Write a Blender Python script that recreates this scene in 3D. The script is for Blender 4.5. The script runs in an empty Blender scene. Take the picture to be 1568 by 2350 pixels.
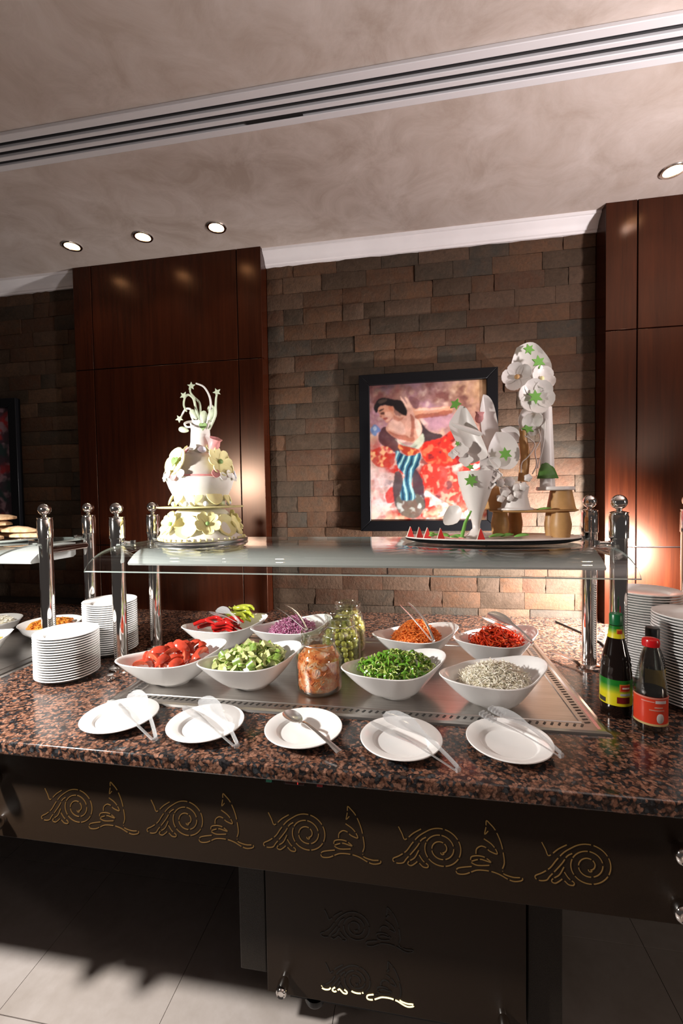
import bpy, bmesh, math, random
import numpy as np
from mathutils import Vector, Matrix, noise as mnoise
PI = math.pi
S = bpy.context.scene
COL = S.collection
rnd = random.Random(7)

# ------------------------------------------------------------------ camera
W, H, FPX = 1568, 2350, 1000.0
YAW, PITCH, ROLL = 0.165857, -0.032865, -0.015771
CAMZ = 1.52
def _cam_axes():
    cy, sy, cp, sp = math.cos(YAW), math.sin(YAW), math.cos(PITCH), math.sin(PITCH)
    fwd = Vector((-sy*cp, cy*cp, sp)); right = Vector((cy, sy, 0)); up = right.cross(fwd)
    c, s = math.cos(ROLL), math.sin(ROLL)
    return c*right + s*up, -s*right + c*up, fwd
RT, UP, FW = _cam_axes()
cam_d = bpy.data.cameras.new('camera'); cam = bpy.data.objects.new('camera', cam_d); COL.objects.link(cam)
cam_d.sensor_fit = 'VERTICAL'; cam_d.sensor_height = 36.0; cam_d.lens = FPX/H*36.0
cam_d.clip_start = 0.02; cam_d.clip_end = 60
cam.matrix_world = Matrix(((RT.x, UP.x, -FW.x, 0), (RT.y, UP.y, -FW.y, 0), (RT.z, UP.z, -FW.z, CAMZ), (0, 0, 0, 1)))
S.camera = cam
def at(px, py, Y):                       # point of the plane y = Y seen at that pixel of the photograph
    d = RT*((px-W/2)/FPX) - UP*((py-H/2)/FPX) + FW
    return Vector((0, 0, CAMZ)) + d*(Y/d.y)

# ------------------------------------------------------------------ world, lights, exposure
wd = bpy.data.worlds.new('world'); S.world = wd; wd.use_nodes = True
wd.node_tree.nodes['Background'].inputs[0].default_value = (0.50, 0.43, 0.40, 1)
wd.node_tree.nodes['Background'].inputs[1].default_value = 0.10
S.view_settings.view_transform = 'Standard'; S.view_settings.look = 'None'
S.view_settings.exposure = 0.0; S.view_settings.gamma = 1.0; S.view_settings.use_curve_mapping = False
def aim(o, p): o.rotation_euler = (Vector(p)-o.location).to_track_quat('-Z', 'Y').to_euler()
def spot(name, loc, tgt, watt, deg, blend, rad, col):
    d = bpy.data.lights.new(name, 'SPOT'); o = bpy.data.objects.new(name, d); COL.objects.link(o)
    o.location = loc; d.energy = watt; d.spot_size = math.radians(deg); d.spot_blend = blend
    d.shadow_soft_size = rad; d.color = col; aim(o, tgt); return o
def point(name, loc, watt, rad, col):
    d = bpy.data.lights.new(name, 'POINT'); o = bpy.data.objects.new(name, d); COL.objects.link(o)
    o.location = loc; d.energy = watt; d.shadow_soft_size = rad; d.color = col; return o
spot('key_flash', (-1.52, 0.60, 1.68), (-0.90, 1.36, 0.95), 185, 116, 0.75, 0.05, (1.0, 0.955, 0.90))
spot('counter_flash', (1.11, 1.80, 1.22), (0.58, 2.30, 1.08), 500, 140, 1.0, 0.04, (1.0, 0.95, 0.92))
point('added_floor_fill', (3.1, 0.05, 1.30), 34, 0.12, (1.0, 0.82, 0.68))  # added warm fill, out of view, lifts the dark floor beside the pedestal
spot('ceiling_flash', (1.75, 0.75, 1.75), (1.15, 0.95, 2.83), 250, 150, 1.0, 0.08, (1.0, 0.93, 0.935))

# ------------------------------------------------------------------ geometry helpers
class MB:
    def __init__(s): s.v = []; s.f = []
    def add(s, vs, fs, M=None):
        n = len(s.v)
        s.v += [tuple(M @ Vector(p)) if M is not None else tuple(p) for p in vs]
        s.f += [tuple(i+n for i in f) for f in fs]; return s
    def box(s, x0, x1, y0, y1, z0, z1, M=None):
        return s.add([(x0,y0,z0),(x1,y0,z0),(x1,y1,z0),(x0,y1,z0),(x0,y0,z1),(x1,y0,z1),(x1,y1,z1),(x0,y1,z1)],
                     [(3,2,1,0),(4,5,6,7),(0,1,5,4),(1,2,6,5),(2,3,7,6),(3,0,4,7)], M)
    def lathe(s, prof, n=32, M=None, sx=1.0, sy=1.0, fx=None):
        vs, fs, ring = [], [], []
        for r, z in prof:
            if r <= 1e-9: ring.append([len(vs)]); vs.append((0, 0, z))
            else:
                ring.append(list(range(len(vs), len(vs)+n)))
                for k in range(n):
                    a = 2*PI*k/n; rr = r*(fx(a, z) if fx else 1)
                    vs.append((rr*sx*math.cos(a), rr*sy*math.sin(a), z))
        for a, b in zip(ring, ring[1:]):
            if len(a) == 1 and len(b) == 1: continue
            for k in range(n):
                k2 = (k+1) % n
                if len(a) == 1: fs.append((a[0], b[k2], b[k]))
                elif len(b) == 1: fs.append((a[k], a[k2], b[0]))
                else: fs.append((a[k], a[k2], b[k2], b[k]))
        return s.add(vs, fs, M)
    def tube(s, pts, rad, n=8, M=None, cap=True, flat=1.0):
        P = [Vector(p) for p in pts]; m = len(P); vs, fs = [], []; prev = None
        for i, p in enumerate(P):
            t = (P[min(i+1, m-1)]-P[max(i-1, 0)]).normalized()
            if prev is None: u = t.cross(Vector((0, 0, 1)) if abs(t.z) < .9 else Vector((1, 0, 0))).normalized()
            else: u = (prev - t*prev.dot(t)).normalized()
            prev = u; w = t.cross(u); r = rad[i] if isinstance(rad, (list, tuple)) else rad
            for k in range(n):
                a = 2*PI*k/n; vs.append(p + u*(r*math.cos(a)) + w*(r*flat*math.sin(a)))
        for i in range(m-1):
            for k in range(n):
                k2 = (k+1) % n; fs.append((i*n+k, i*n+k2, (i+1)*n+k2, (i+1)*n+k))
        if cap: fs += [tuple(range(n-1, -1, -1)), tuple((m-1)*n+k for k in range(n))]
        return s.add(vs, fs, M)
    def prism(s, poly, z0, z1, M=None):
        n = len(poly)
        return s.add([(x, y, z0) for x, y in poly]+[(x, y, z1) for x, y in poly],
                     [tuple(range(n-1, -1, -1)), tuple(range(n, 2*n))]+[(k, (k+1) % n, n+(k+1) % n, n+k) for k in range(n)], M)
    def cup(s, poly, dome, th, M=None):
        # outline with a domed middle and a thickness; local z is the facing direction
        n = len(poly); cx = sum(p[0] for p in poly)/n; cy = sum(p[1] for p in poly)/n; vs, fs = [], []
        for side in (0, 1):
            vs.append((cx, cy, dome - side*th))
            for q in (.55, 1.0):
                for x, y in poly: vs.append((cx+(x-cx)*q, cy+(y-cy)*q, dome*(1-q*q) - side*th))
        o = 2*n+1
        for k in range(n):
            k2 = (k+1) % n
            fs += [(0, 1+k, 1+k2), (1+k, 1+n+k, 1+n+k2, 1+k2)]
            fs += [(o, o+1+k2, o+1+k), (o+1+k2, o+1+n+k2, o+1+n+k, o+1+k)]
            fs.append((1+n+k, o+1+n+k, o+1+n+k2, 1+n+k2))
        return s.add(vs, fs, M)
    def sphere(s, c, r, n=12, m=8, sc=(1, 1, 1), M=None):
        pr = [(r*math.sin(PI*i/m), -r*math.cos(PI*i/m)) for i in range(m+1)]; pr[0] = (0, -r); pr[-1] = (0, r)
        MM = Matrix.Translation(c) @ Matrix.Diagonal((*sc, 1))
        return s.lathe(pr, n, (M @ MM) if M is not None else MM)
    def mesh(s, name, mat, org=(0, 0, 0), angle=35):
        me = bpy.data.meshes.new(name); o = Vector(org)
        me.from_pydata([tuple(Vector(p)-o) for p in s.v], [], s.f)
        me.polygons.foreach_set('use_smooth', [True]*len(me.polygons))
        try: me.set_sharp_from_angle(angle=math.radians(angle))
        except Exception: pass
        if mat is not None: me.materials.append(mat)
        me.update(); return me
    def build(s, name, mat, parent=None, org=None, bevel=0, angle=35):
        if org is None: org = parent_org(parent)
        o = bpy.data.objects.new(name, s.mesh(name, mat, org, angle)); COL.objects.link(o)
        if parent is not None: o.parent = parent
        if bevel:
            b = o.modifiers.new('bevel', 'BEVEL'); b.width = bevel; b.segments = 2; b.limit_method = 'ANGLE'
        return o
ORG = {}
def parent_org(p):                       # meshes written in world space are moved to their root's base
    while p is not None and p.name not in ORG and p.parent is not None: p = p.parent
    return ORG.get(p.name, (0, 0, 0)) if p is not None else (0, 0, 0)
def tag(o, label, cat, group=None):
    o['label'] = label; o['category'] = cat
    if group: o['group'] = group
    return o
def thing(name, label, cat, loc=(0, 0, 0), group=None, world=False, rz=0.0):
    o = bpy.data.objects.new(name, None); COL.objects.link(o); o.empty_display_size = .05
    o.location = loc; o.rotation_euler = (0, 0, rz)
    if world: ORG[o.name] = tuple(loc)
    return tag(o, label, cat, group)
def struct(o): o['kind'] = 'structure'; return o
def solo(mb, name, mat, label, cat, loc, group=None, bevel=0, angle=35):
    o = mb.build(name, mat, None, org=loc, bevel=bevel, angle=angle); o.location = loc; return tag(o, label, cat, group)
def put(mesh, name, parent=None, loc=(0, 0, 0), rot=(0, 0, 0), sc=(1, 1, 1)):
    o = bpy.data.objects.new(name, mesh); COL.objects.link(o); o.parent = parent
    o.location = loc; o.rotation_euler = rot; o.scale = sc; return o
def copy_tree(o, parent=None):
    c = o.copy(); COL.objects.link(c); c.parent = parent
    for ch in list(o.children): copy_tree(ch, c)
    return c
def frame(loc, nrm, up=(0, 0, 1), roll=0.0):     # local z along nrm, local y towards up
    z = Vector(nrm).normalized(); x = Vector(up).cross(z)
    x = x.normalized() if x.length > 1e-6 else Vector((1, 0, 0)); y = z.cross(x)
    M = Matrix(((x.x, y.x, z.x, loc[0]), (x.y, y.y, z.y, loc[1]), (x.z, y.z, z.z, loc[2]), (0, 0, 0, 1)))
    return M @ Matrix.Rotation(roll, 4, 'Z')
def TR(loc, rx=0, ry=0, rz=0):
    return Matrix.Translation(loc) @ Matrix.Rotation(rz, 4, 'Z') @ Matrix.Rotation(ry, 4, 'Y') @ Matrix.Rotation(rx, 4, 'X')

# ------------------------------------------------------------------ materials
def s2l(c):
    return tuple(((x/255/12.92) if x/255 <= .04045 else ((x/255+.055)/1.055)**2.4) for x in c)
class NT:
    def __init__(s, name):
        s.m = bpy.data.materials.new(name); s.m.use_nodes = True; s.t = s.m.node_tree; s.b = s.t.nodes['Principled BSDF']
    def n(s, kind, **kw):
        x = s.t.nodes.new(kind)
        for k, v in kw.items():
            if k in x.inputs.keys() if not hasattr(x, k) else False: x.inputs[k].default_value = v
            else: setattr(x, k, v)
        return x
    def l(s, a, b): s.t.links.new(a, b)
    def ramp(s, fac, stops, interp='LINEAR'):
        r = s.t.nodes.new('ShaderNodeValToRGB'); r.color_ramp.interpolation = interp; e = r.color_ramp.elements
        while len(e) > 1: e.remove(e[-1])
        e[0].position = stops[0][0]; e[0].color = (*stops[0][1], 1)
        for p, c in stops[1:]: q = e.new(p); q.color = (*c, 1)
        s.l(fac, r.inputs[0]); return r.outputs[0]
    def noise(s, scale, detail=3, rough=.55, vec=None, dist=0):
        x = s.t.nodes.new('ShaderNodeTexNoise'); x.inputs['Scale'].default_value = scale; x.inputs['Detail'].default_value = detail
        x.inputs['Roughness'].default_value = rough; x.inputs['Distortion'].default_value = dist
        if vec is not None: s.l(vec, x.inputs['Vector'])
        return x.outputs['Fac']
    def coord(s, kind='Object', scale=None, off=None):
        c = s.t.nodes.new('ShaderNodeTexCoord').outputs[kind]
        if scale is None: return c
        mp = s.t.nodes.new('ShaderNodeMapping'); mp.inputs['Scale'].default_value = scale; s.l(c, mp.inputs[0]); return mp.outputs[0]
    def geo(s, scale=None):
        c = s.t.nodes.new('ShaderNodeNewGeometry').outputs['Position']
        if scale is None: return c
        mp = s.t.nodes.new('ShaderNodeMapping'); mp.inputs['Scale'].default_value = scale; s.l(c, mp.inputs[0]); return mp.outputs[0]
    def mix(s, fac, a, b, mode='MIX'):
        x = s.t.nodes.new('ShaderNodeMix'); x.data_type = 'RGBA'; x.blend_type = mode
        for i, q in ((0, fac), (6, a), (7, b)):
            if isinstance(q, (int, float)): x.inputs[i].default_value = q
            elif isinstance(q, tuple): x.inputs[i].default_value = (*q, 1)
            else: s.l(q, x.inputs[i])
        return x.outputs[2]
    def bump(s, h, strength, dist=.01):
        x = s.t.nodes.new('ShaderNodeBump'); x.inputs['Strength'].default_value = strength; x.inputs['Distance'].default_value = dist
        s.l(h, x.inputs['Height']); s.l(x.outputs[0], s.b.inputs['Normal'])
    def base(s, c):
        if isinstance(c, tuple): s.b.inputs['Base Color'].default_value = (*c, 1)
        else: s.l(c, s.b.inputs['Base Color'])
    def set(s, **kw):
        nm = dict(rough='Roughness', metal='Metallic', spec='Specular IOR Level', coat='Coat Weight', coatr='Coat Roughness', sss='Subsurface Weight', trans='Transmission Weight', aniso='Anisotropic')
        for k, v in kw.items(): s.b.inputs[nm[k]].default_value = v
        return s
def plain(name, col, rough=.5, metal=0, spec=.5, coat=0, emit=None, es=0, var=0, vs=40):
    t = NT(name); t.set(rough=rough, metal=metal, spec=spec, coat=coat)
    if var:
        f = t.noise(vs, 3, .6, t.coord()); lo = tuple(x*(1-var) for x in col); hi = tuple(min(1, x*(1+var)) for x in col)
        t.base(t.ramp(f, [(.3, lo), (.7, hi)]))
    else: t.base(col)
    if emit: t.b.inputs['Emission Color'].default_value = (*emit, 1); t.b.inputs['Emission Strength'].default_value = es
    return t.m
def thin_glass(name, tint=(1, 1, 1), gloss=1.0, rough=0.0, f0=.04):
    t = NT(name); nt = t.t; nt.nodes.remove(t.b); out = nt.nodes['Material Output']
    tr = nt.nodes.new('ShaderNodeBsdfTransparent'); tr.inputs[0].default_value = (*tint, 1)
    gl = nt.nodes.new('ShaderNodeBsdfGlossy'); gl.inputs['Roughness'].default_value = rough; gl.inputs[0].default_value = (gloss, gloss, gloss, 1)
    lw = nt.nodes.new('ShaderNodeLayerWeight'); lw.inputs[0].default_value = .5
    pw = nt.nodes.new('ShaderNodeMath'); pw.operation = 'POWER'; pw.inputs[1].default_value = 5; t.l(lw.outputs['Facing'], pw.inputs[0])
    fr = nt.nodes.new('ShaderNodeMath'); fr.operation = 'MULTIPLY_ADD'; fr.inputs[1].default_value = .92; fr.inputs[2].default_value = f0; t.l(pw.outputs[0], fr.inputs[0])
    mx = nt.nodes.new('ShaderNodeMixShader')
    t.l(fr.outputs[0], mx.inputs[0]); t.l(tr.outputs[0], mx.inputs[1]); t.l(gl.outputs[0], mx.inputs[2]); t.l(mx.outputs[0], out.inputs[0])
    return t.m

m = {}
# plaster ceiling
t = NT('ceiling_plaster'); g = t.geo()
f1 = t.noise(1.6, 8, .62, g, .6); f2 = t.noise(5, 7, .68, g, .7)
c = t.mix(t.ramp(f2, [(.35, (0, 0, 0)), (.68, (1, 1, 1))]), t.ramp(f1, [(.3, (.36, .288, .243)), (.7, (.46, .378, .328))]), (.54, .465, .425))
t.base(c); t.set(rough=.62, spec=.25); t.bump(f2, .10, .01); m['ceil'] = t.m
m['cornice'] = plain('cornice_white', (.72, .68, .68), .55, var=.04, vs=6)
m['white_metal'] = plain('diffuser_white', (.62, .60, .61), .45)
m['black_slot'] = plain('diffuser_black', (.012, .012, .014), .5)
# stone
t = NT('split_stone'); oi = t.t.nodes.new('ShaderNodeObjectInfo').outputs['Random']
base = t.ramp(oi, [(0, (0.077, 0.035, 0.019)), (.16, (0.047, 0.033, 0.022)), (.30, (0.103, 0.050, 0.026)), (.44, (0.053, 0.032, 0.019)), (.56, (0.094, 0.055, 0.035)),
                   (.68, (0.047, 0.038, 0.029)), (.80, (0.083, 0.039, 0.020)), (.92, (0.118, 0.067, 0.040))], 'CONSTANT')
g = t.geo(); f = t.noise(14, 6, .65, g, .8); f2 = t.noise(70, 4, .7, g)
c = t.mix(t.ramp(f, [(.38, (0, 0, 0)), (.72, (1, 1, 1))]), base, (.072, .045, .029)); c = t.mix(.45, c, t.ramp(f2, [(.3, (.25, .24, .23)), (.75, (1.0, .96, .92))]), 'MULTIPLY')
fw = t.noise(5, 7, .75, g, 1); c = t.mix(t.ramp(fw, [(.70, (0, 0, 0)), (.82, (.35, .35, .35))]), c, (.33, .31, .30))
t.base(c); t.set(rough=.78, spec=.22); t.bump(t.mix(.5, f, f2), .5, .012); m['stone'] = t.m
m['mortar'] = plain('wall_backing', (.05, .035, .026), .9)
# mahogany veneer
t = NT('mahogany_veneer'); g = t.geo((38, 38, 1.6)); f = t.noise(1.0, 5, .6, g, .6); f2 = t.noise(160, 2, .5, t.geo((1, 1, .06)))
c = t.ramp(f, [(.3, (.018, .0031, .0011)), (.7, (.036, .0073, .0023))]); c = t.mix(.35, c, t.ramp(f2, [(.3, (.5, .5, .5)), (.7, (1, 1, 1))]), 'MULTIPLY')
t.base(c); t.set(rough=.27, spec=.34); t.b.inputs['Specular Tint'].default_value = (1.0, .66, .48, 1); m['wood'] = t.m
m['wood_dark'] = plain('wood_joint_dark', (.012, .005, .004), .6)
# granite
t = NT('brown_granite'); g = t.geo()
wn = t.t.nodes.new('ShaderNodeTexNoise'); wn.inputs['Scale'].default_value = 48; wn.inputs['Detail'].default_value = 2; t.l(g, wn.inputs['Vector'])
wv = t.t.nodes.new('ShaderNodeVectorMath'); wv.operation = 'MULTIPLY_ADD'; t.l(wn.outputs['Color'], wv.inputs[0]); wv.inputs[1].default_value = (.020, .020, .020); t.l(g, wv.inputs[2])
v = t.t.nodes.new('ShaderNodeTexVoronoi'); v.inputs['Scale'].default_value = 115; t.l(wv.outputs[0], v.inputs['Vector'])
cell = t.t.nodes.new('ShaderNodeSeparateColor'); t.l(v.outputs['Color'], cell.inputs[0])
cc = t.ramp(cell.outputs[0], [(0, (.022, .021, .023)), (.22, (.09, .05, .036)), (.34, (.21, .098, .062)), (.58, (.28, .145, .098)), (.78, (.15, .078, .056)), (.90, (.045, .05, .055))], 'CONSTANT')
edge = t.ramp(v.outputs['Distance'], [(.40, (1, 1, 1)), (.80, (.25, .23, .23))])
c = t.mix(1.0, cc, edge, 'MULTIPLY'); f = t.noise(190, 4, .75, g, .6); c = t.mix(.8, c, t.ramp(f, [(.36, (.25, .25, .26)), (.5, (.9, .9, .9)), (.68, (1.7, 1.6, 1.55))]), 'MULTIPLY')
t.base(c); t.set(rough=.16, spec=.5); m['granite'] = t.m
# floor tiles
t = NT('cream_floor_tile'); g = t.geo(); f = t.noise(3, 5, .6, g, 1.0); f2 = t.noise(30, 5, .65, g)
oi = t.t.nodes.new('ShaderNodeObjectInfo').outputs['Random']
c = t.ramp(f, [(.3, (.46, .40, .36)), (.7, (.60, .54, .51))]); c = t.mix(.25, c, t.ramp(oi, [(0, (.44, .38, .33)), (1, (.62, .57, .56))])); c = t.mix(.2, c, t.ramp(f2, [(.3, (.6, .55, .5)), (.65, (1, 1, 1))]), 'MULTIPLY')
t.base(c); t.set(rough=.28, spec=.45); m['tile'] = t.m
m['grout'] = plain('grout', (.10, .08, .07), .9)
# counter body
t = NT('bronze_hammered_panel'); f = t.noise(900, 2, .6, t.geo()); t.base(t.ramp(f, [(.3, (.019, .0112, .0066)), (.7, (.034, .0205, .0122))])); t.set(rough=.5, spec=.16); t.bump(f, .25, .002); m['bronze'] = t.m
t = NT('grey_hammered_post'); f = t.noise(700, 2, .6, t.geo()); t.base(t.ramp(f, [(.3, (.014, .0112, .009)), (.7, (.034, .026, .019))])); t.set(rough=.5, spec=.16); t.bump(f, .5, .002); m['hammer'] = t.m
m['maroon'] = plain('counter_underside_maroon', (.010, .0035, .003), .7)
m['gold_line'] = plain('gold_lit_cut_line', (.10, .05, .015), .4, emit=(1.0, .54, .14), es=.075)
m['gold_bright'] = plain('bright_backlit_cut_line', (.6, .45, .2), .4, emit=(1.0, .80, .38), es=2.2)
m['dark_line'] = plain('unlit_cut_line', (.004, .003, .002), .6)
m['chrome'] = plain('polished_chrome', (.80, .78, .76), .07, 1.0)
m['chrome_soft'] = plain('brushed_cap_steel', (.70, .68, .66), .2, 1.0)
t = NT('brushed_steel_tray'); f = t.noise(1.0, 4, .6, t.geo((6, 420, 60))); t.base(t.ramp(f, [(.3, (.36, .34, .32)), (.7, (.52, .50, .48))])); t.set(rough=.30, metal=1.0); t.bump(f, .05, .001); m['tray'] = t.m
m['steel'] = plain('cutlery_steel', (.90, .89, .88), .24, 1.0)
m['porcelain'] = plain('white_porcelain', (.88, .87, .86), .12, spec=.5)
m['alu'] = plain('lamp_housing_paint', (.36, .37, .37), .5, 0, spec=.25)
m['dark_slot'] = plain('tray_slot_dark', (.015, .014, .013), .5)
m['pipe'] = plain('rail_dark_chrome', (.40, .33, .31), .16, 1.0)
m['glass'] = thin_glass('clear_shelf_glass', (.955, .975, .965))
m['glass_edge'] = plain('polished_glass_edge', (.30, .34, .33), .25, spec=.6)
m['jar'] = thin_glass('clear_jar_glass', (.90, .92, .90), 1.0, .03, .10)
t = NT('clear_acrylic'); t.base((.52, .53, .54)); t.set(rough=.10, spec=1.0); tb = t.t.nodes.new('ShaderNodeBsdfTransparent'); mxs = t.t.nodes.new('ShaderNodeMixShader'); mxs.inputs[0].default_value = .42
t.l(tb.outputs[0], mxs.inputs[1]); t.l(t.b.outputs[0], mxs.inputs[2]); t.l(mxs.outputs[0], t.t.nodes['Material Output'].inputs[0]); m['acrylic'] = t.m
m['black'] = plain('black_lacquer', (.004, .004, .005), .34, spec=.2)
m['black_rubber'] = plain('black_cable', (.008, .008, .008), .6)

# ================================================================== THE ROOM
ZC = 2.835                    # ceiling height
YW = 2.30                     # face of the stone
NX0, NX1 = -0.778, 0.871      # middle niche
LX0, LX1 = -2.85, -1.885      # left niche
# floor
fl = struct(MB().box(-3.8, 3.4, -1.4, 2.4, -.06, -.004).build('floor', m['grout']))
tl = MB().box(-.2475, .2475, -.2475, .2475, -.006, 0).mesh('floor_tile', m['tile'])
for i in range(14):
    for j in range(7):
        x = -.746 - .2485 + .497*(i-5); y = 1.556 - .249 + .498*(j-5)
        put(tl, 'floor_tile', fl, (x, y, rnd.uniform(-.0006, .0002)))
# ceiling
ce = struct(MB().box(-3.8, 3.4, -1.4, 2.5, ZC, ZC+.1).build('ceiling', m['ceil']))
# stone walls
wb = struct(MB().box(-3.8, 3.4, YW+.02, YW+.14, 0, ZC).build('wall_back', m['mortar']))
def stone_mesh(seed):
    r = random.Random(seed); nx, nz = 5, 4; vs, fs = [], []
    for j in range(nz):
        for i in range(nx):
            u, w = i/(nx-1), j/(nz-1); ed = i in (0, nx-1) or j in (0, nz-1)
            du = 0 if i in (0, nx-1) else r.uniform(-.06, .06); dw = 0 if j in (0, nz-1) else r.uniform(-.08, .08)
            if ed: du += r.uniform(-.012, .012) if 0 < i < nx-1 else 0
            vs.append((u-.5+du, (.0025 if ed else 0) - r.uniform(0, .008)*(.5 if ed else 1), w-.5+dw+(r.uniform(-.02, .02) if j in (0, nz-1) and ed else 0)*.6))
    for j in range(nz-1):
        for i in range(nx-1): a = j*nx+i; fs.append((a, a+1, a+nx+1, a+nx))
    per = [j*nx for j in range(nz)][::-1]; per = list(range(nx)) + [j*nx+nx-1 for j in range(1, nz)] + [(nz-1)*nx+i for i in range(nx-2, -1, -1)] + [j*nx for j in range(nz-2, 0, -1)]
    n0 = len(vs)
    for a in per: vs.append((vs[a][0], .03, vs[a][2]))
    k = len(per)
    for i in range(k): fs.append((per[(i+1) % k], per[i], n0+i, n0+(i+1) % k))
    return MB().add(vs, fs).mesh('stone_brick', m['stone'], angle=20)
SM = [stone_mesh(s) for s in range(8)]
def stones(x0, x1, zlo, seed):
    r = random.Random(seed); k = 0; z = 2.786
    while z > zlo:
        h = .0838; x = x0; first = True
        while x < x1 - .012:
            w = r.choice([.11, .19, .215, .235, .25, .235]); 
            if first: w = r.choice([.09, .15, .2, .24]); first = False
            if x + w > x1 - .06: w = x1 - x
            put(SM[r.randrange(8)], 'stone_brick', wb, (x+w/2, YW + r.uniform(-.003, .004), z-h/2), (0, 0, 0), (w-.0016, 1, h-.0016))
            x += w
        z -= h
stones(NX0+.002, NX1-.002, .88, 3); stones(LX0, LX1-.002, .95, 5)
# timber piers
def pier(name, x0, x1, yf, xs, zs):
    p = struct(MB().box(x0+.012, x1-.012, yf+.016, YW+.02, 0, ZC).build(name, m['wood_dark']))
    X = [x0]+xs+[x1]; Z = [0.0]+zs+[ZC]; gp = .0025
    for i in range(len(X)-1):
        for j in range(len(Z)-1):
            MB().box(X[i]+(gp if i else 0), X[i+1]-(gp if i < len(X)-2 else 0), yf, yf+.018, Z[j]+gp, Z[j+1]-(gp if j < len(Z)-2 else 0)).build('wood_panel', m['wood'], p, bevel=.0015)
    for xa in (x0, x1-.012):
        MB().box(xa, xa+.012, yf+.018, YW+.019, .002, ZC).build('wood_side_panel', m['wood'], p)
    return p
pier('wall_left_pier', -1.885, NX0, 2.215, [-1.77, -.912], [1.272, 2.262])
pier('wall_right_pier', NX1, 2.4, 2.192, [1.003, 2.27], [1.272, 2.262])
# cornice in each niche
def cornice(name, x0, x1):
    pr = [(YW+.01, 2.764), (YW-.012, 2.764), (YW-.014, 2.772), (YW-.020, 2.775), (YW-.024, 2.786), (YW-.036, 2.802), (YW-.054, 2.815), (YW-.058, 2.820), (YW-.064, 2.822), (YW-.066, ZC+.002), (YW+.01, ZC+.002)]
    n = len(pr); vs = [(x0, y, z) for y, z in pr]+[(x1, y, z) for y, z in pr]
    fs = [tuple(range(n)), tuple(range(2*n-1, n-1, -1))]+[(k, n+k, n+(k+1) % n, (k+1) % n) for k in range(n)]
    return struct(MB().add(vs, fs).build(name, m['cornice'], angle=25))
cornice('trim_1', NX0+.001, NX1-.001); cornice('trim_2', LX0-.6, LX1-.001)

# linear slot diffuser in the ceiling
V = thing('slot_air_diffuser', 'long white ceiling air diffuser with three black slots', 'air vent', (0, 1.45, ZC), world=True)
bars = [(1.370, 1.398), (1.418, 1.434), (1.455, 1.473), (1.491, 1.517)]
MB().box(-3.4, 3.0, 1.396, 1.493, ZC-.0035, ZC-.001).build('slot_backing', m['black_slot'], V)
for i, (a, b) in enumerate(bars):
    MB().box(-3.4, 3.0, a, b, ZC-.014, ZC-.0005).build('frame_bar' if i in (0, 3) else 'divider_bar', m['white_metal'], V, bevel=.002)
for yy in (1.408, 1.4445, 1.482):
    MB().tube([(-3.4, yy, ZC-.0075), (3.0, yy, ZC-.0075)], .0045, 8).build('slot_blade', m['black_slot'], V)
MB().box(-.56, -.36, 1.4745, 1.4895, ZC-.0128, ZC-.011).build('open_slot', plain('open_slot_black', (.001, .001, .001), .8), V)

# downlights
m['lamp'] = plain('downlight_bulb', (1, .9, .8), .4, emit=(1.0, .62, .32), es=13)
places = [(-1.72, 2.025, 'recessed ceiling downlight of the row over the cake, beside the dark stone niche'), (-1.318, 2.022, 'recessed ceiling downlight between two others in the row over the cake'),
          (-.928, 2.02, 'recessed ceiling downlight of the row over the cake, nearest the dancer painting'), (1.056, 2.024, 'single recessed ceiling downlight before the timber pier behind the sauce bottles')]
for x, y, lb in places:
    d = thing('downlight', lb, 'ceiling light', (x, y, ZC), 'recessed downlights before the timber piers', world=True)
    MB().lathe([(.034, .0), (.047, .0), (.048, -.004), (.045, -.007), (.036, -.006), (.034, .0)], 32, Matrix.Translation((x, y, ZC))).build('trim_ring', m['chrome_soft'], d)
    MB().lathe([(0, -.0050), (.020, -.0046), (.0335, -.002), (.0335, -.0005), (0, -.0005)], 28, Matrix.Translation((x, y, ZC))).build('bulb', m['lamp'], d)
    sp = spot('downlight_beam', (x, y, ZC-.02), (x, y, 0), 5, 100, .8, .03, (1.0, .80, .58))

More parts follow.
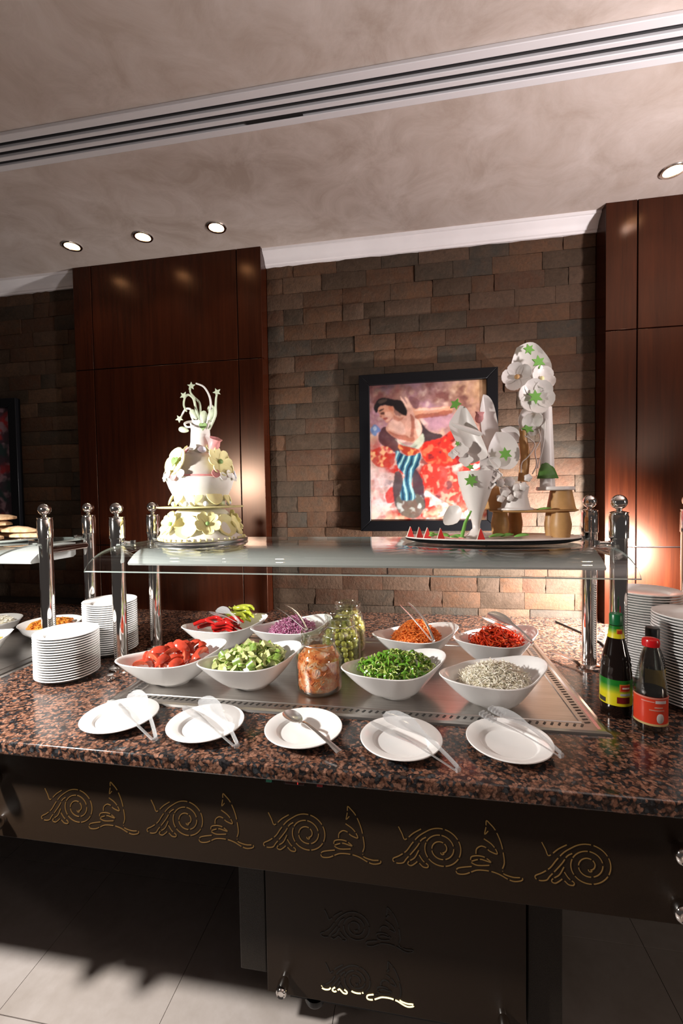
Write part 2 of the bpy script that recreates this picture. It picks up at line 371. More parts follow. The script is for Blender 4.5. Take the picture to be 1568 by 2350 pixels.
# ================================================================== PICTURES
def painting(name, label, x0, x1, z0, z1, fw, canvas, org):
    P = thing(name, label, 'painting', ((x0+x1)/2, YW-.02, z0), world=True)
    yf, yb = YW-.045, YW-.008
    for nm, pr in (('frame_rail', [(x0, z0), (x1, z0), (x1-fw, z0+fw), (x0+fw, z0+fw)]), ('frame_rail', [(x0, z1), (x0+fw, z1-fw), (x1-fw, z1-fw), (x1, z1)]),
                   ('frame_stile', [(x0, z0), (x0+fw, z0+fw), (x0+fw, z1-fw), (x0, z1)]), ('frame_stile', [(x1, z0), (x1, z1), (x1-fw, z1-fw), (x1-fw, z0+fw)])):
        vs = [(x, yb, z) for x, z in pr]+[(x, yf, z) for x, z in pr]
        MB().add(vs, [(0, 1, 2, 3), (7, 6, 5, 4)]+[(k, 4+k, 4+(k+1) % 4, (k+1) % 4) for k in range(4)]).build(nm, m['black'], P, bevel=.003)
    nx, nz = 210, 260; ax, bx, az, bz = x0+fw-.004, x1-fw+.004, z0+fw-.004, z1-fw+.004; yc = YW-.024
    cols = canvas(nx, nz); vs = [(ax+(bx-ax)*i/(nx-1), yc, az+(bz-az)*j/(nz-1)) for j in range(nz) for i in range(nx)]
    fs = [(j*nx+i, j*nx+i+1, (j+1)*nx+i+1, (j+1)*nx+i) for j in range(nz-1) for i in range(nx-1)]
    vs += [(ax, yb, az), (bx, yb, az), (bx, yb, bz), (ax, yb, bz)]; q = nx*nz; fs.append((q+3, q+2, q+1, q))
    c0, c1, c2, c3 = 0, nx-1, nx*nz-1, nx*(nz-1)
    me = MB().add(vs, fs); o = me.build('canvas', None, P)
    at_ = o.data.color_attributes.new('paint', 'FLOAT_COLOR', 'POINT'); full = np.ones((len(vs), 4), np.float32); full[:q, :3] = cols.reshape(-1, 3); at_.data.foreach_set('color', full.ravel())
    t = NT(name+'_paint'); a = t.t.nodes.new('ShaderNodeVertexColor'); a.layer_name = 'paint'; g = t.geo(); f = t.noise(180, 4, .7, g, 1.5)
    t.base(t.mix(.22, a.outputs[0], t.ramp(f, [(.3, (.45, .45, .45)), (.7, (1.25, 1.25, 1.25))]), 'MULTIPLY')); t.set(rough=.38, spec=.4); t.bump(f, .25, .003); o.data.materials.append(t.m)
def fbm(nx, nz, sx, sz, seed, oc=4):
    a = np.zeros((nz, nx)); amp = 1
    for o in range(oc):
        for j in range(nz):
            for i in range(nx): a[j, i] += amp*mnoise.noise(Vector((i/nx*sx*2**o+seed*7.3, j/nz*sz*2**o, seed*3.1)))
        amp *= .55
    return a
def inside(px, pz, poly):
    r = np.zeros(px.shape, bool); n = len(poly)
    for k in range(n):
        (xa, ya), (xb, yb) = poly[k], poly[(k+1) % n]
        cnd = (ya > pz) != (yb > pz)
        with np.errstate(divide='ignore', invalid='ignore'): r ^= cnd & (px < (xb-xa)*(pz-ya)/(yb-ya+1e-9)+xa)
    return r
def dancer(nx, nz):
    n1 = fbm(nx, nz, 4, 5, 1); n2 = fbm(nx, nz, 5, 6, 2); n3 = fbm(nx, nz, 10, 12, 3, 3); n4 = fbm(nx, nz, 20, 24, 4, 2); n5 = fbm(nx, nz, 7, 3, 5, 3)
    u = np.tile(np.linspace(0, 1, nx), (nz, 1)); v = 1-np.tile(np.linspace(0, 1, nz)[:, None], (1, nx))
    X = 135+u*1210; yt = 265-.06*(X-135); Y = yt+v*(1690-yt)
    X = X+7*n3+4*n4; Y = Y+7*n4+4*n3
    C = lambda *c: np.array(s2l(c))
    col = np.zeros((nz, nx, 3)); col[:] = C(178, 132, 128)
    sm = lambda x, a, b: np.clip((x-a)/(b-a), 0, 1)
    def lay(mask, c, a=1.0):
        k = (np.clip(mask, 0, 1)*a)[..., None]; col[:] = col*(1-k)+np.array(c)*k
    def poly(p, c, a=1.0, var=0.0):
        q = smooth2(p); k = inside(X, Y, q).astype(float)
        for _ in range(2):
            w = np.pad(k, 1, mode='edge'); k = (w[:-2, 1:-1]+w[2:, 1:-1]+w[1:-1, :-2]+w[1:-1, 2:]+2*k)/6
        lay(k, c, a); return k
    def smooth2(p):
        out = []; n = len(p)
        for i in range(n):
            a, b, c, d = p[i-1], p[i], p[(i+1) % n], p[(i+2) % n]
            for j in range(4):
                t_ = j/4; out.append(tuple(.5*((2*b[q])+(-a[q]+c[q])*t_+(2*a[q]-5*b[q]+4*c[q]-d[q])*t_**2+(-a[q]+3*b[q]-3*c[q]+d[q])*t_**3) for q in (0, 1)))
        return out
    # ground
    lay(sm(n1+.3*n4, -.1, .5), C(208, 166, 144)); lay(sm(n2, .05, .5), C(196, 146, 158), .8); lay(sm(n3+.4*n4, .25, .7), C(222, 190, 176), .7); lay(sm(u, .62, .98)*sm(v, .4, .05), C(222, 170, 110), .75)
    lay(sm(v, .16, .02)*sm(u, .75, .15), C(46, 32, 30), .9); lay(sm(n2+.5*n3, .0, -.5)*sm(v, .45, .12), C(120, 66, 66), .85); lay(sm(u, .5, .25)*sm(v, .34, .2)*sm(n3, -.4, .3), C(126, 74, 74), .7)
    lo = sm(v+.05*n1, .40, .50)
    lay(lo, C(216, 176, 166)); lay(lo*sm(n1+.5*n3, -.25, .15), C(198, 48, 38)); lay(lo*sm(n3+.6*n4, .25, .6), C(232, 120, 96), .8); lay(lo*sm(n2+.5*n4, .25, .6), C(238, 212, 204), .9); lay(lo*sm(-n2+.6*n3, .25, .6), C(118, 34, 38), .85); lay(lo*sm(-n1+.7*n4, .5, .9), C(70, 56, 70), .8)
    lay(sm(v, .5, .62)*sm(u, .22, .05)*sm(n3, -.5, .2), C(242, 214, 208), .9); lay(sm(v, .86, 1)*sm(n3, -.2, .4), C(242, 206, 170), .85)
    # shadow round the figure and swirling skirt
    poly([(640, 600), (760, 740), (900, 790), (720, 880), (660, 800)], C(48, 34, 40), .95); poly([(290, 690), (420, 800), (450, 960), (330, 930), (230, 830)], C(72, 34, 38), .9); poly([(560, 380), (660, 420), (640, 510), (580, 500)], C(120, 72, 76), .7)
    k = poly([(680, 870), (860, 820), (1000, 730), (1040, 790), (990, 890), (1120, 940), (1100, 1060), (930, 1110), (760, 1080), (690, 1000)], C(204, 42, 30)); lay(k*sm(n3+.5*n4, .1, .5), C(236, 104, 70), .9); lay(k*sm(-n3, .15, .5), C(112, 26, 34), .9)
    k = poly([(700, 1100), (900, 1110), (1080, 1260), (1090, 1380), (1010, 1500), (880, 1470), (740, 1360), (680, 1220)], C(196, 52, 42), .9); lay(k*sm(n4+.5*n3, .1, .5), C(238, 140, 116), .9); lay(k*sm(-n3+.3*n4, .1, .5), C(96, 50, 54), .9)
    k = poly([(160, 940), (300, 900), (390, 960), (380, 1100), (240, 1120), (150, 1050)], C(200, 58, 44), .85); lay(k*sm(n4, .1, .5), C(240, 180, 130), .9); poly([(300, 1390), (390, 1330), (400, 1470), (320, 1500)], C(206, 44, 36), .9)
    # lower drapery
    poly([(400, 1180), (480, 1200), (490, 1450), (410, 1540), (380, 1380)], C(74, 62, 66), .95); poly([(580, 1120), (690, 1260), (710, 1560), (610, 1460)], C(66, 52, 62), .95); k = poly([(420, 1430), (640, 1400), (710, 1540), (600, 1660), (440, 1600)], C(104, 98, 88), .9); lay(k*sm(n4+.5*n3, .1, .5), C(190, 196, 190), .8)
    bl = poly([(410, 950), (480, 975), (560, 1000), (670, 970), (655, 1090), (600, 1160), (575, 1290), (615, 1440), (540, 1470), (460, 1450), (480, 1300), (505, 1200), (430, 1110)], C(58, 112, 138))
    st = np.sin((X+.10*Y+26*np.sin(Y/85.0)+14*n1)/11.0)+.35*n3; lay(bl*sm(st, .35, .85), C(166, 210, 208)); lay(bl*sm(-st, .4, .9), C(22, 52, 80), .9)
    # body, arms, head
    poly([(385, 540), (430, 580), (500, 560), (525, 500), (605, 500), (655, 600), (685, 700), (650, 840), (560, 860), (470, 830), (395, 800), (325, 745), (310, 705), (340, 655), (380, 620)], C(214, 158, 136)); poly([(380, 620), (470, 640), (520, 720), (500, 770), (400, 740), (335, 710)], C(234, 188, 168), .8)
    poly([(330, 738), (460, 778), (590, 790), (600, 850), (470, 836), (390, 795)], C(164, 92, 72), .85); poly([(610, 600), (660, 640), (690, 720), (650, 800), (620, 720)], C(240, 205, 190), .8); poly([(395, 570), (450, 600), (500, 590), (450, 640), (400, 620)], C(176, 104, 84), .7)
    poly([(590, 508), (700, 505), (850, 490), (985, 488), (1005, 518), (965, 560), (850, 568), (750, 592), (640, 602)], C(226, 160, 128)); poly([(620, 570), (850, 540), (990, 522), (960, 566), (750, 600), (640, 610)], C(160, 78, 58), .8); poly([(620, 512), (850, 497), (960, 495), (850, 515), (650, 530)], C(246, 206, 182), .7)
    poly([(415, 828), (560, 895), (690, 765), (700, 870), (625, 940), (500, 895)], C(198, 200, 178)); poly([(450, 850), (560, 905), (640, 880), (600, 925), (500, 890)], C(120, 130, 118), .7); k = poly([(455, 885), (640, 930), (650, 975), (540, 1000), (465, 950)], C(178, 62, 40)); lay(k*sm(n4, .1, .5), C(226, 150, 90), .9)
    poly([(508, 520), (545, 470), (585, 470), (606, 600), (598, 720), (585, 800), (535, 788), (512, 690), (535, 590)], C(226, 170, 148)); poly([(560, 560), (606, 610), (596, 790), (556, 788), (575, 680)], C(160, 86, 68), .85)
    for f_ in ([(468, 378), (484, 392), (520, 440), (545, 480), (525, 500), (495, 440)], [(520, 395), (540, 400), (570, 450), (575, 490), (545, 490), (535, 440)], [(450, 455), (470, 460), (520, 500), (530, 520), (490, 500)]): poly(f_, C(236, 190, 170))
    poly([(205, 515), (245, 478), (300, 478), (345, 470), (392, 490), (396, 560), (368, 622), (322, 655), (292, 615), (262, 602), (242, 560)], C(210, 146, 120)); poly([(300, 560), (350, 540), (385, 570), (360, 620), (322, 640)], C(236, 182, 158), .7); poly([(340, 478), (384, 480), (388, 530), (350, 520)], C(196, 116, 92), .8)
    poly([(252, 548), (276, 538), (302, 545), (298, 566), (262, 570)], C(70, 34, 30), .9); poly([(238, 520), (290, 505), (292, 516), (242, 534)], C(50, 28, 26), .9); poly([(284, 605), (318, 592), (334, 602), (326, 618), (298, 622)], C(156, 62, 54), .85); poly([(252, 585), (268, 575), (276, 598), (260, 604)], C(150, 86, 70), .8)
    poly([(182, 495), (208, 420), (268, 386), (330, 392), (400, 408), (465, 418), (505, 450), (530, 520), (520, 580), (460, 555), (405, 512), (388, 482), (345, 476), (300, 474), (245, 480), (214, 550), (190, 528)], C(30, 22, 24)); poly([(225, 430), (280, 402), (330, 410), (300, 440), (250, 455)], C(84, 66, 58), .7)
    poly([(148, 745), (165, 690), (195, 668), (255, 725), (230, 760), (195, 795)], C(96, 132, 182), .9); poly([(170, 700), (200, 690), (215, 720), (190, 740)], C(190, 205, 225), .8)
    col *= (1+.22*np.clip(n4+.6*n3, -1, 1))[..., None]; col[..., 2] *= 1+.12*n2
    return np.clip(col, 0, 1)*.62
painting('dancer_painting', 'black framed oil painting of a dancer in a red skirt on the stone wall', -.277, .412, 1.343, 2.150, .054, dancer, None)
def dim(nx, nz):
    n1 = fbm(nx, nz, 4, 5, 11, 3); n2 = fbm(nx, nz, 8, 10, 12, 3); col = np.zeros((nz, nx, 3)); col[:] = s2l((70, 48, 60))
    for a, c in ((n1, (170, 40, 44)), (n2, (150, 120, 130)), (-n1, (40, 60, 60))):
        k = np.clip((a-.15)/.3, 0, 1)[..., None]; col = col*(1-k)+np.array(s2l(c))*k
    return col
painting('dark_painting', 'black framed red and dark painting in the stone niche over the far buffet section', -3.02, -2.335, 1.35, 2.145, .054, dim, None)

# ================================================================== COUNTER
ZT = .91
CX0, CX1 = -3.1, 2.3
top = solo(MB().box(CX0, CX1, .935, YW-.013, .874, ZT), 'granite_worktop', m['granite'], 'polished brown and black granite worktop of the buffet counter', 'worktop', (-.4, 1.6, .874), bevel=.006)
B = thing('buffet_counter', 'dark bronze buffet counter base with gold scroll ornament under the granite top', 'counter', (-.27, 1.0, 0), world=True)
MB().box(CX0+.05, CX1-.05, 1.012, YW-.05, .635, .8735).build('underbody', m['maroon'], B)
FY = .99
def fascia(x0, x1): return MB().box(x0, x1, FY, FY+.014, .610, .8735).build('fascia_panel', m['bronze'], B, bevel=.002)
FC = fascia(-1.170, .590); fascia(-2.93, -1.178); fascia(.598, 2.25)
def knob(x, z, y=FY, L=.040, r=.021):
    Mx = Matrix.Translation((x, y, z)) @ Matrix.Rotation(PI/2, 4, 'X')
    MB().lathe([(0, -.002), (.012, -.002), (.012, .006), (r*.75, .010), (r, .018), (r, L-.010), (r*.92, L-.004), (r*.7, L), (r*.5, L-.003), (0, L-.004)], 28, Mx).build('standoff_knob', m['chrome'], B)
for x in (-1.115, -1.232, .535, .652):
    for z in (.662, .782): knob(x, z)
# scroll ornament: cut lines drawn in plane coordinates (x right, z up), centred on the scroll
def dz(px): return [((x-470), -((y-315)-.105*(x-470))) for x, y in px]
SCR = []
sp = []
for i in range(150):
    f = i/149; a = math.radians(128) - f*math.radians(360*2.55); r = 104*(1-f)+20*f
    sp.append((r*math.cos(a), r*math.sin(a)))
SCR.append(sp); SCR.append([(sp[-1][0]+8*math.cos(q), sp[-1][1]-8*math.sin(q)) for q in np.linspace(PI*.1, PI*1.1, 8)])
tail = [(-64, 82), (-104, 52), (-138, 10), (-165, -30), (-200, -58), (-228, -74), (-228, -88), (-208, -96), (-180, -90), (-166, -70), (-140, -38), (-112, 0), (-92, 34), (-70, 50)]
def smooth(p, k=4):
    out = []
    for i in range(len(p)-1):
        a, b, c, d = p[max(i-1, 0)], p[i], p[i+1], p[min(i+2, len(p)-1)]
        for j in range(k):
            t_ = j/k; out.append(tuple(.5*((2*b[q])+(-a[q]+c[q])*t_+(2*a[q]-5*b[q]+4*c[q]-d[q])*t_**2+(-a[q]+3*b[q]-3*c[q]+d[q])*t_**3) for q in (0, 1)))
    return out+[p[-1]]
SCR.append(smooth(tail))
SCR.append(smooth(dz([(365, 322), (345, 360), (318, 378), (312, 392), (328, 400), (348, 388), (358, 380), (370, 390), (385, 405), (405, 408), (408, 395), (385, 375), (366, 345)])))
SCR.append(smooth(dz([(268, 205), (285, 240), (300, 270), (340, 238), (385, 213)])))
PAL = [smooth(dz(q)) for q in (
    [(612, 398), (575, 402), (548, 408), (540, 420), (545, 432), (560, 437), (585, 435), (610, 425), (640, 415), (690, 418), (735, 432), (775, 455), (805, 466), (835, 462), (842, 452), (830, 447), (800, 446), (760, 432), (752, 415)],
    [(752, 405), (760, 380), (757, 340), (745, 280), (720, 220), (695, 188), (680, 175), (678, 205), (672, 240), (688, 224)],
    [(632, 335), (635, 312), (655, 298), (678, 305), (695, 322), (728, 335), (720, 310), (700, 285), (668, 262)],
    [(607, 365), (612, 350), (640, 345), (672, 352), (700, 375), (680, 370), (650, 362), (612, 372)], [(610, 378), (640, 392), (705, 390)])]
def cutlines(lines, x, z, sc, yface, name, mat, parent, wd=.0021, keep=None, dash=.034, gap=.0032):
    mb = MB(); any_ = False
    for L in lines:
        P = [(x+a*sc, z+b*sc) for a, b in L]; acc = 0; seg = [P[0]]
        def flush(sg):
            if len(sg) < 2: return
            vs, fs = [], []
            for i, p in enumerate(sg):
                a, b = sg[max(i-1, 0)], sg[min(i+1, len(sg)-1)]; dx, dy = b[0]-a[0], b[1]-a[1]; l = math.hypot(dx, dy) or 1
                nx, ny = -dy/l*wd/2, dx/l*wd/2
                vs += [(p[0]+nx, yface-.0009, p[1]+ny), (p[0]-nx, yface-.0009, p[1]-ny), (p[0]+nx, yface+.002, p[1]+ny), (p[0]-nx, yface+.002, p[1]-ny)]
                if i: o = 4*i; fs += [(o-4, o-3, o+1, o), (o-4, o, o+2, o-2), (o-3, o-1, o+3, o+1)]
            mb.add(vs, fs)
        on = True
        for a, b in zip(P, P[1:]):
            l = math.hypot(b[0]-a[0], b[1]-a[1]); acc += l; ok = keep is None or keep(*b)
            if on and ok:
                seg.append(b)
                if acc > dash: flush(seg); seg = []; on = False; acc = 0
            elif on: flush(seg); seg = [b]
            elif acc > gap: on = True; seg = [b]; acc = 0
        if on: flush(seg)
    if mb.f: return mb.build(name, mat, parent, angle=80)
for k, cx in enumerate((-.884, -.574, -.262, .052, .364)):
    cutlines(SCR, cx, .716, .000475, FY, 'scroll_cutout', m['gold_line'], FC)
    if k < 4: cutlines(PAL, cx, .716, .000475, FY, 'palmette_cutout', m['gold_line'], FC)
# switches under the front edge
def switch(x, w, col, em, es, nm):
    h = MB().box(x-w/2, x+w/2, FY-.006, FY+.001, .836, .860).build(nm, m['black'], B, bevel=.001)
    MB().box(x-w/2+.004, x+w/2-.004, FY-.0095, FY-.005, .839, .857).build('rocker' if w < .03 else 'display_window', plain(nm+'_face', col, .3, emit=em, es=es), h, bevel=.001)
    return h
switch(-.352, .022, (.02, .12, .08), (.05, .5, .3), .05, 'green_rocker_switch'); switch(-.227, .022, (.2, .01, .01), (.8, .05, .05), .03, 'red_rocker_switch')
h = switch(-.288, .055, (.02, .003, .003), (.3, 0, 0), .01, 'temperature_display')
MB().box(-.281, -.279, FY-.0105, FY-.009, .841, .854).build('lit_digit', plain('red_digit', (.5, .02, .02), .4, emit=(1, .06, .05), es=.5), h)
# pedestal under the middle section
PY = 1.10
PP = MB().box(-.411, .262, PY, PY+.012, .168, .634).build('pedestal_panel', m['bronze'], B, bevel=.002)
MB().box(-.496, -.419, PY+.018, PY+.2, .200, .634).build('side_post', m['hammer'], B, bevel=.003)
MB().box(.270, .352, PY+.018, PY+.2, .170, .634).build('side_post', m['hammer'], B, bevel=.003)
MB().box(-.470, .330, PY+.05, 1.85, .175, .634).build('pedestal_body', m['maroon'], B)
MB().box(-.40, .27, 1.30, 1.80, 0, .18).build('plinth', m['maroon'], B)
MB().box(-.350, .20, PY+.014, PY+.05, .148, .176).build('base_rail', m['black'], B)
for x in (-.285, .13):
    MB().lathe([(0, .128), (.026, .128), (.03, .136), (.03, .150), (0, .150)], 20, Matrix.Translation((x, PY+.036, 0))).build('levelling_foot', m['black'], B)
for x in (-.358, .205): knob(x, .222, PY, .048, .015)
cutlines(SCR, -.165, .388, .000405, PY, 'unlit_scroll_cutout', m['dark_line'], PP, wd=.003); cutlines(PAL, -.165, .388, .000405, PY, 'unlit_palmette_cutout', m['dark_line'], PP, wd=.003)
for L, nm in ((SCR, 'scroll_cutout'), (PAL, 'palmette_cutout')):
    lim = .222-.0335 if L is SCR else .222-.048+.002
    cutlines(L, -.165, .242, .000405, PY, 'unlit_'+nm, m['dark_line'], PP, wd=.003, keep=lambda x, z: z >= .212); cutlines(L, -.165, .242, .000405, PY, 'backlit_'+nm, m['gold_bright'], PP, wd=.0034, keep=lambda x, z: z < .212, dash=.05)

# ------------------------------------------------------------------ cold trays let into the worktop
def tray(x0, x1, y0, y1, label, slots):
    T = thing('cold_tray', label, 'tray', ((x0+x1)/2, (y0+y1)/2, ZT), world=True); z = ZT
    def ring(a, za, b, zb):
        vs = [(x0+a, y0+a, za), (x1-a, y0+a, za), (x1-a, y1-a, za), (x0+a, y1-a, za), (x0+b, y0+b, zb), (x1-b, y0+b, zb), (x1-b, y1-b, zb), (x0+b, y1-b, zb)]
        return vs, [(k, (k+1) % 4, 4+(k+1) % 4, 4+k) for k in range(4)]
    mb = MB()
    for q in ((0, z+.0002, .003, z+.006), (.003, z+.006, .012, z+.0085), (.012, z+.0085, .020, z+.0085), (.020, z+.0085, .026, z+.0052)): mb.add(*ring(*q))
    mb.build('rim', m['tray'], T, angle=15)
    mb = MB(); mb.add(*ring(.026, z+.0052, .054, z+.0052)); mb.add(*ring(.054, z+.0052, .056, z+.0072)); mb.add(*ring(.056, z+.0072, .060, z+.0072)); mb.add(*ring(.060, z+.0072, .062, z+.0045)); mb.build('slotted_border', m['tray'], T, angle=15)
    MB().box(x0+.062, x1-.062, y0+.062, y1-.062, z+.001, z+.0045).build('chill_plate', m['tray'], T)
    if slots:
        sl = MB().box(-.0028, .0028, -.0075, .0075, -.001, .0006).mesh('vent_slot', m['dark_slot'])
        n = int((x1-x0-.1)/.0185)
        for k in range(n):
            put(sl, 'vent_slot', T, (x0+.05+(k+.5)*(x1-x0-.1)/n-(x0+x1)/2, y0+.040-(y0+y1)/2, .0054), (0, 0, -.5))
        n = int((y1-y0-.1)/.0165)
        for k in range(n):
            for xx in (x0+.040, x1-.040): put(sl, 'vent_slot', T, (xx-(x0+x1)/2, y0+.05+(k+.5)*(y1-y0-.1)/n-(y0+y1)/2, .0054), (0, 0, PI/2+.25))
    return T
tray(-.928, .486, 1.166, 1.852, 'long brushed steel cold tray with slotted border under the salad bowls', True)
tray(-2.75, -1.43, 1.166, 1.852, 'brushed steel cold tray under the bowls of the far buffet section', False)

# ------------------------------------------------------------------ sneeze guards
ZS = 1.365
def guard(x0, x1, label, sides=(0, 1), shelf=True):
    G = thing('sneeze_guard', label, 'sneeze guard', ((x0+x1)/2, 1.53, ZT), world=True)
    for s in sides:
        x = (x0, x1)[s]; inn = 1 if s == 0 else -1
        for y in (1.42, 1.64):
            L = Matrix.Translation((x, y, 0))
            p = MB().lathe([(0, ZT+.004), (.0235, ZT+.004), (.0235, 1.385), (.0262, 1.386), (.0262, 1.452), (.0245, 1.455), (.0245, 1.460), (.0262, 1.461), (.0262, 1.463), (.018, 1.466), (.008, 1.468), (.008, 1.474), (.011, 1.476), (0, 1.476)], 32, L).build('post', m['chrome'], G, angle=30)
            MB().sphere((x, y, 1.4935), .0225, 28, 18).build('ball_finial', m['chrome'], p)
            MB().lathe([(0, ZT+.0005), (.041, ZT+.0005), (.042, ZT+.006), (.034, ZT+.010), (.027, ZT+.013), (.024, ZT+.013)], 32, L).build('base_flange', m['chrome'], p)
            MB().box(x+inn*.012-.014, x+inn*.012+.014, y-.013, y+.013, ZS-.006, ZS+.013).build('clamp_block', m['chrome'], p, bevel=.003)
            MB().tube([(x+inn*.02, y, ZS+.006), (x+inn*.062, y, ZS+.006)], .006, 12).tube([(x+inn*.062, y, ZS+.0005), (x+inn*.062, y, ZS+.014)], .0095, 14).build('clamp_arm', m['chrome'], p)
        MB().tube([(x, 1.436, 1.338), (x, 1.625, 1.338)], .013, 16).build('end_rail', m['pipe'], G)
    a, b = x0+.034, x1-.034
    if shelf:
        pr = [(1.700, ZS), (1.40, ZS)]
        for q in np.linspace(0, 1, 13)[1:]:
            ang = q*PI/2*.93; pr.append((1.40-.183*math.sin(ang)**1.0, ZS-.072*(1-math.cos(ang))**1.05))
        th = .007; n = len(pr); off = []
        for i, (y, z) in enumerate(pr):
            A, C_ = pr[max(i-1, 0)], pr[min(i+1, n-1)]; dy, dz_ = C_[0]-A[0], C_[1]-A[1]; l = math.hypot(dy, dz_); off.append((y+dz_/l*-th*-1, z+(-dy/l)*-th))
        lp = pr+off[::-1]; k = len(lp); vs = [(a, y, z) for y, z in lp]+[(b, y, z) for y, z in lp]
        fs = [(i, (i+1) % k, k+(i+1) % k, k+i) for i in range(k)]
        fs += [(i, i+1, k-2-i, k-1-i) for i in range(n-1)]+[(k+i, k+k-1-i, k+k-2-i, k+i+1) for i in range(n-1)]
        gl = MB().add(vs, fs).build('curved_glass', m['glass'], G, angle=40); gl.data.materials.append(m['glass_edge'])
        for i, p in enumerate(gl.data.polygons):
            if i >= k or i in (n-1, k-1): p.material_index = 1
        hp = [(1.398, 1.292), (1.394, 1.299), (1.400, 1.306), (1.430, 1.326), (1.470, 1.342), (1.505, 1.350), (1.615, 1.350), (1.615, 1.300), (1.600, 1.292)]
        k = len(hp); a2, b2 = a+.022, b-.01
        Hs = MB().add([(a2, y, z) for y, z in hp]+[(b2, y, z) for y, z in hp], [tuple(range(k)), tuple(range(2*k-1, k-1, -1))]+[(i, k+i, k+(i+1) % k, (i+1) % k) for i in range(k)]).build('lamp_housing', m['alu'], G, angle=25)
        for i in range(3):
            xx = a2+(b2-a2)*(i+.5)/3; MB().box(xx-.16, xx+.16, 1.43, 1.57, 1.288, 1.2925).build('lamp_diffuser', m['white_metal'], Hs)
    return G
guard(-1.063, .603, 'chrome and curved glass sneeze guard over the salad bowls, carrying the cake')
guard(-3.03, -1.361, 'chrome and curved glass sneeze guard over the far buffet section, carrying bread')
guard(.915, 2.57, 'chrome sneeze guard post line beginning behind the tall plate stacks', shelf=True)

# ================================================================== PLATES
def plate_mesh(r=.1, h=.022):
    q = h/.0175; k = r/.1
    pr = [(0, .0022*q), (.050*k, .002*q), (.052*k, 0), (.060*k, 0), (.066*k, .0046*q), (.072*k, .0066*q), (.097*k, .0140*q), (.0998*k, .0152*q), (.1002*k, .0164*q), (.0990*k, .0175*q), (.096*k, .0173*q), (.071*k, .0118*q), (.0675*k, .0102*q), (.0645*k, .0066*q), (.061*k, .0057*q), (0, .0054*q)]
    return MB().lathe(pr, 56).mesh('dinner_plate', m['porcelain'], angle=50)
PM = plate_mesh()
def stack(x, y, n, pitch, label, group, jit=.0003, lab_top=None):
    for k in range(n):
        o = put(PM, 'dinner_plate', None, (x+rnd.uniform(-jit, jit), y+rnd.uniform(-jit, jit), ZT+.0006+k*pitch), (0, 0, rnd.uniform(0, 6)))
        tag(o, lab_top if (lab_top and k == n-1) else label, 'plate', group)
stack(-1.200, 1.325, 18, .0083, 'white plate in the short stack on the granite beside the tomato bowl', 'short plate stack', lab_top='topmost white plate of the short stack on the granite')
stack(-1.218, 1.570, 24, .0083, 'white plate in the taller stack between the chrome guard posts', 'plate stack between the posts', lab_top='topmost white plate of the stack between the chrome guard posts')
stack(.786, 1.388, 30, .0083, 'white plate in the tall stack right behind the sauce bottles', 'tall plate stack behind the bottles', lab_top='topmost white plate of the tall stack right behind the sauce bottles')
stack(.762, 1.592, 33, .0083, 'white plate in the tall stack beside the guard post, against the wall', 'tall plate stack beside the guard post', lab_top='topmost white plate of the tall stack beside the guard post')
SP = [(-.808, 1.068, 'white plate under tongs, nearest the plate stacks'), (-.552, 1.062, 'white plate under tongs beside the plate with the spoon, before the cucumber bowl'), (-.288, 1.074, 'white plate holding the serving spoon'),
      (-.038, 1.060, 'white plate under wide blade tongs before the green pepper bowl'), (.220, 1.086, 'white plate under toothed tongs before the white cabbage bowl')]
for x, y, lb in SP: tag(put(PM, 'dinner_plate', None, (x, y, ZT+.0006), (0, 0, rnd.uniform(0, 6))), lb, 'plate', 'plates along the counter edge')

# ================================================================== CUTLERY
def strip(mb, path, widths, th=.0016, curl=0.0, M=None, side=(0, 1, 0), slots=False):
    P = [Vector(p) for p in path]; n = len(P); vs, fs = [], []; nw = 5; sd = Vector(side)
    for i, p in enumerate(P):
        t_ = (P[min(i+1, n-1)]-P[max(i-1, 0)]).normalized(); up = t_.cross(sd).normalized()
        for lay in (0, 1):
            for k in range(nw):
                q = (k/(nw-1)-.5)*2; vs.append(p+sd*(q*widths[i]/2)+up*(-curl*widths[i]*q*q - lay*th))
    st = 2*nw
    for i in range(n-1):
        for k in range(nw-1):
            a = i*st+k; fs += [(a, a+1, a+st+1, a+st), (a+nw+1, a+nw, a+nw+st, a+nw+st+1)]
        a = i*st; fs += [(a+nw, a, a+st, a+st+nw), (a+nw-1, a+2*nw-1, a+st+2*nw-1, a+st+nw-1)]
    for i in (0, n-1):
        for k in range(nw-1):
            a = i*st+k; fs.append((a, a+nw, a+nw+1, a+1) if i == 0 else (a, a+1, a+nw+1, a+nw))
    mb.add(vs, fs, M); return mb
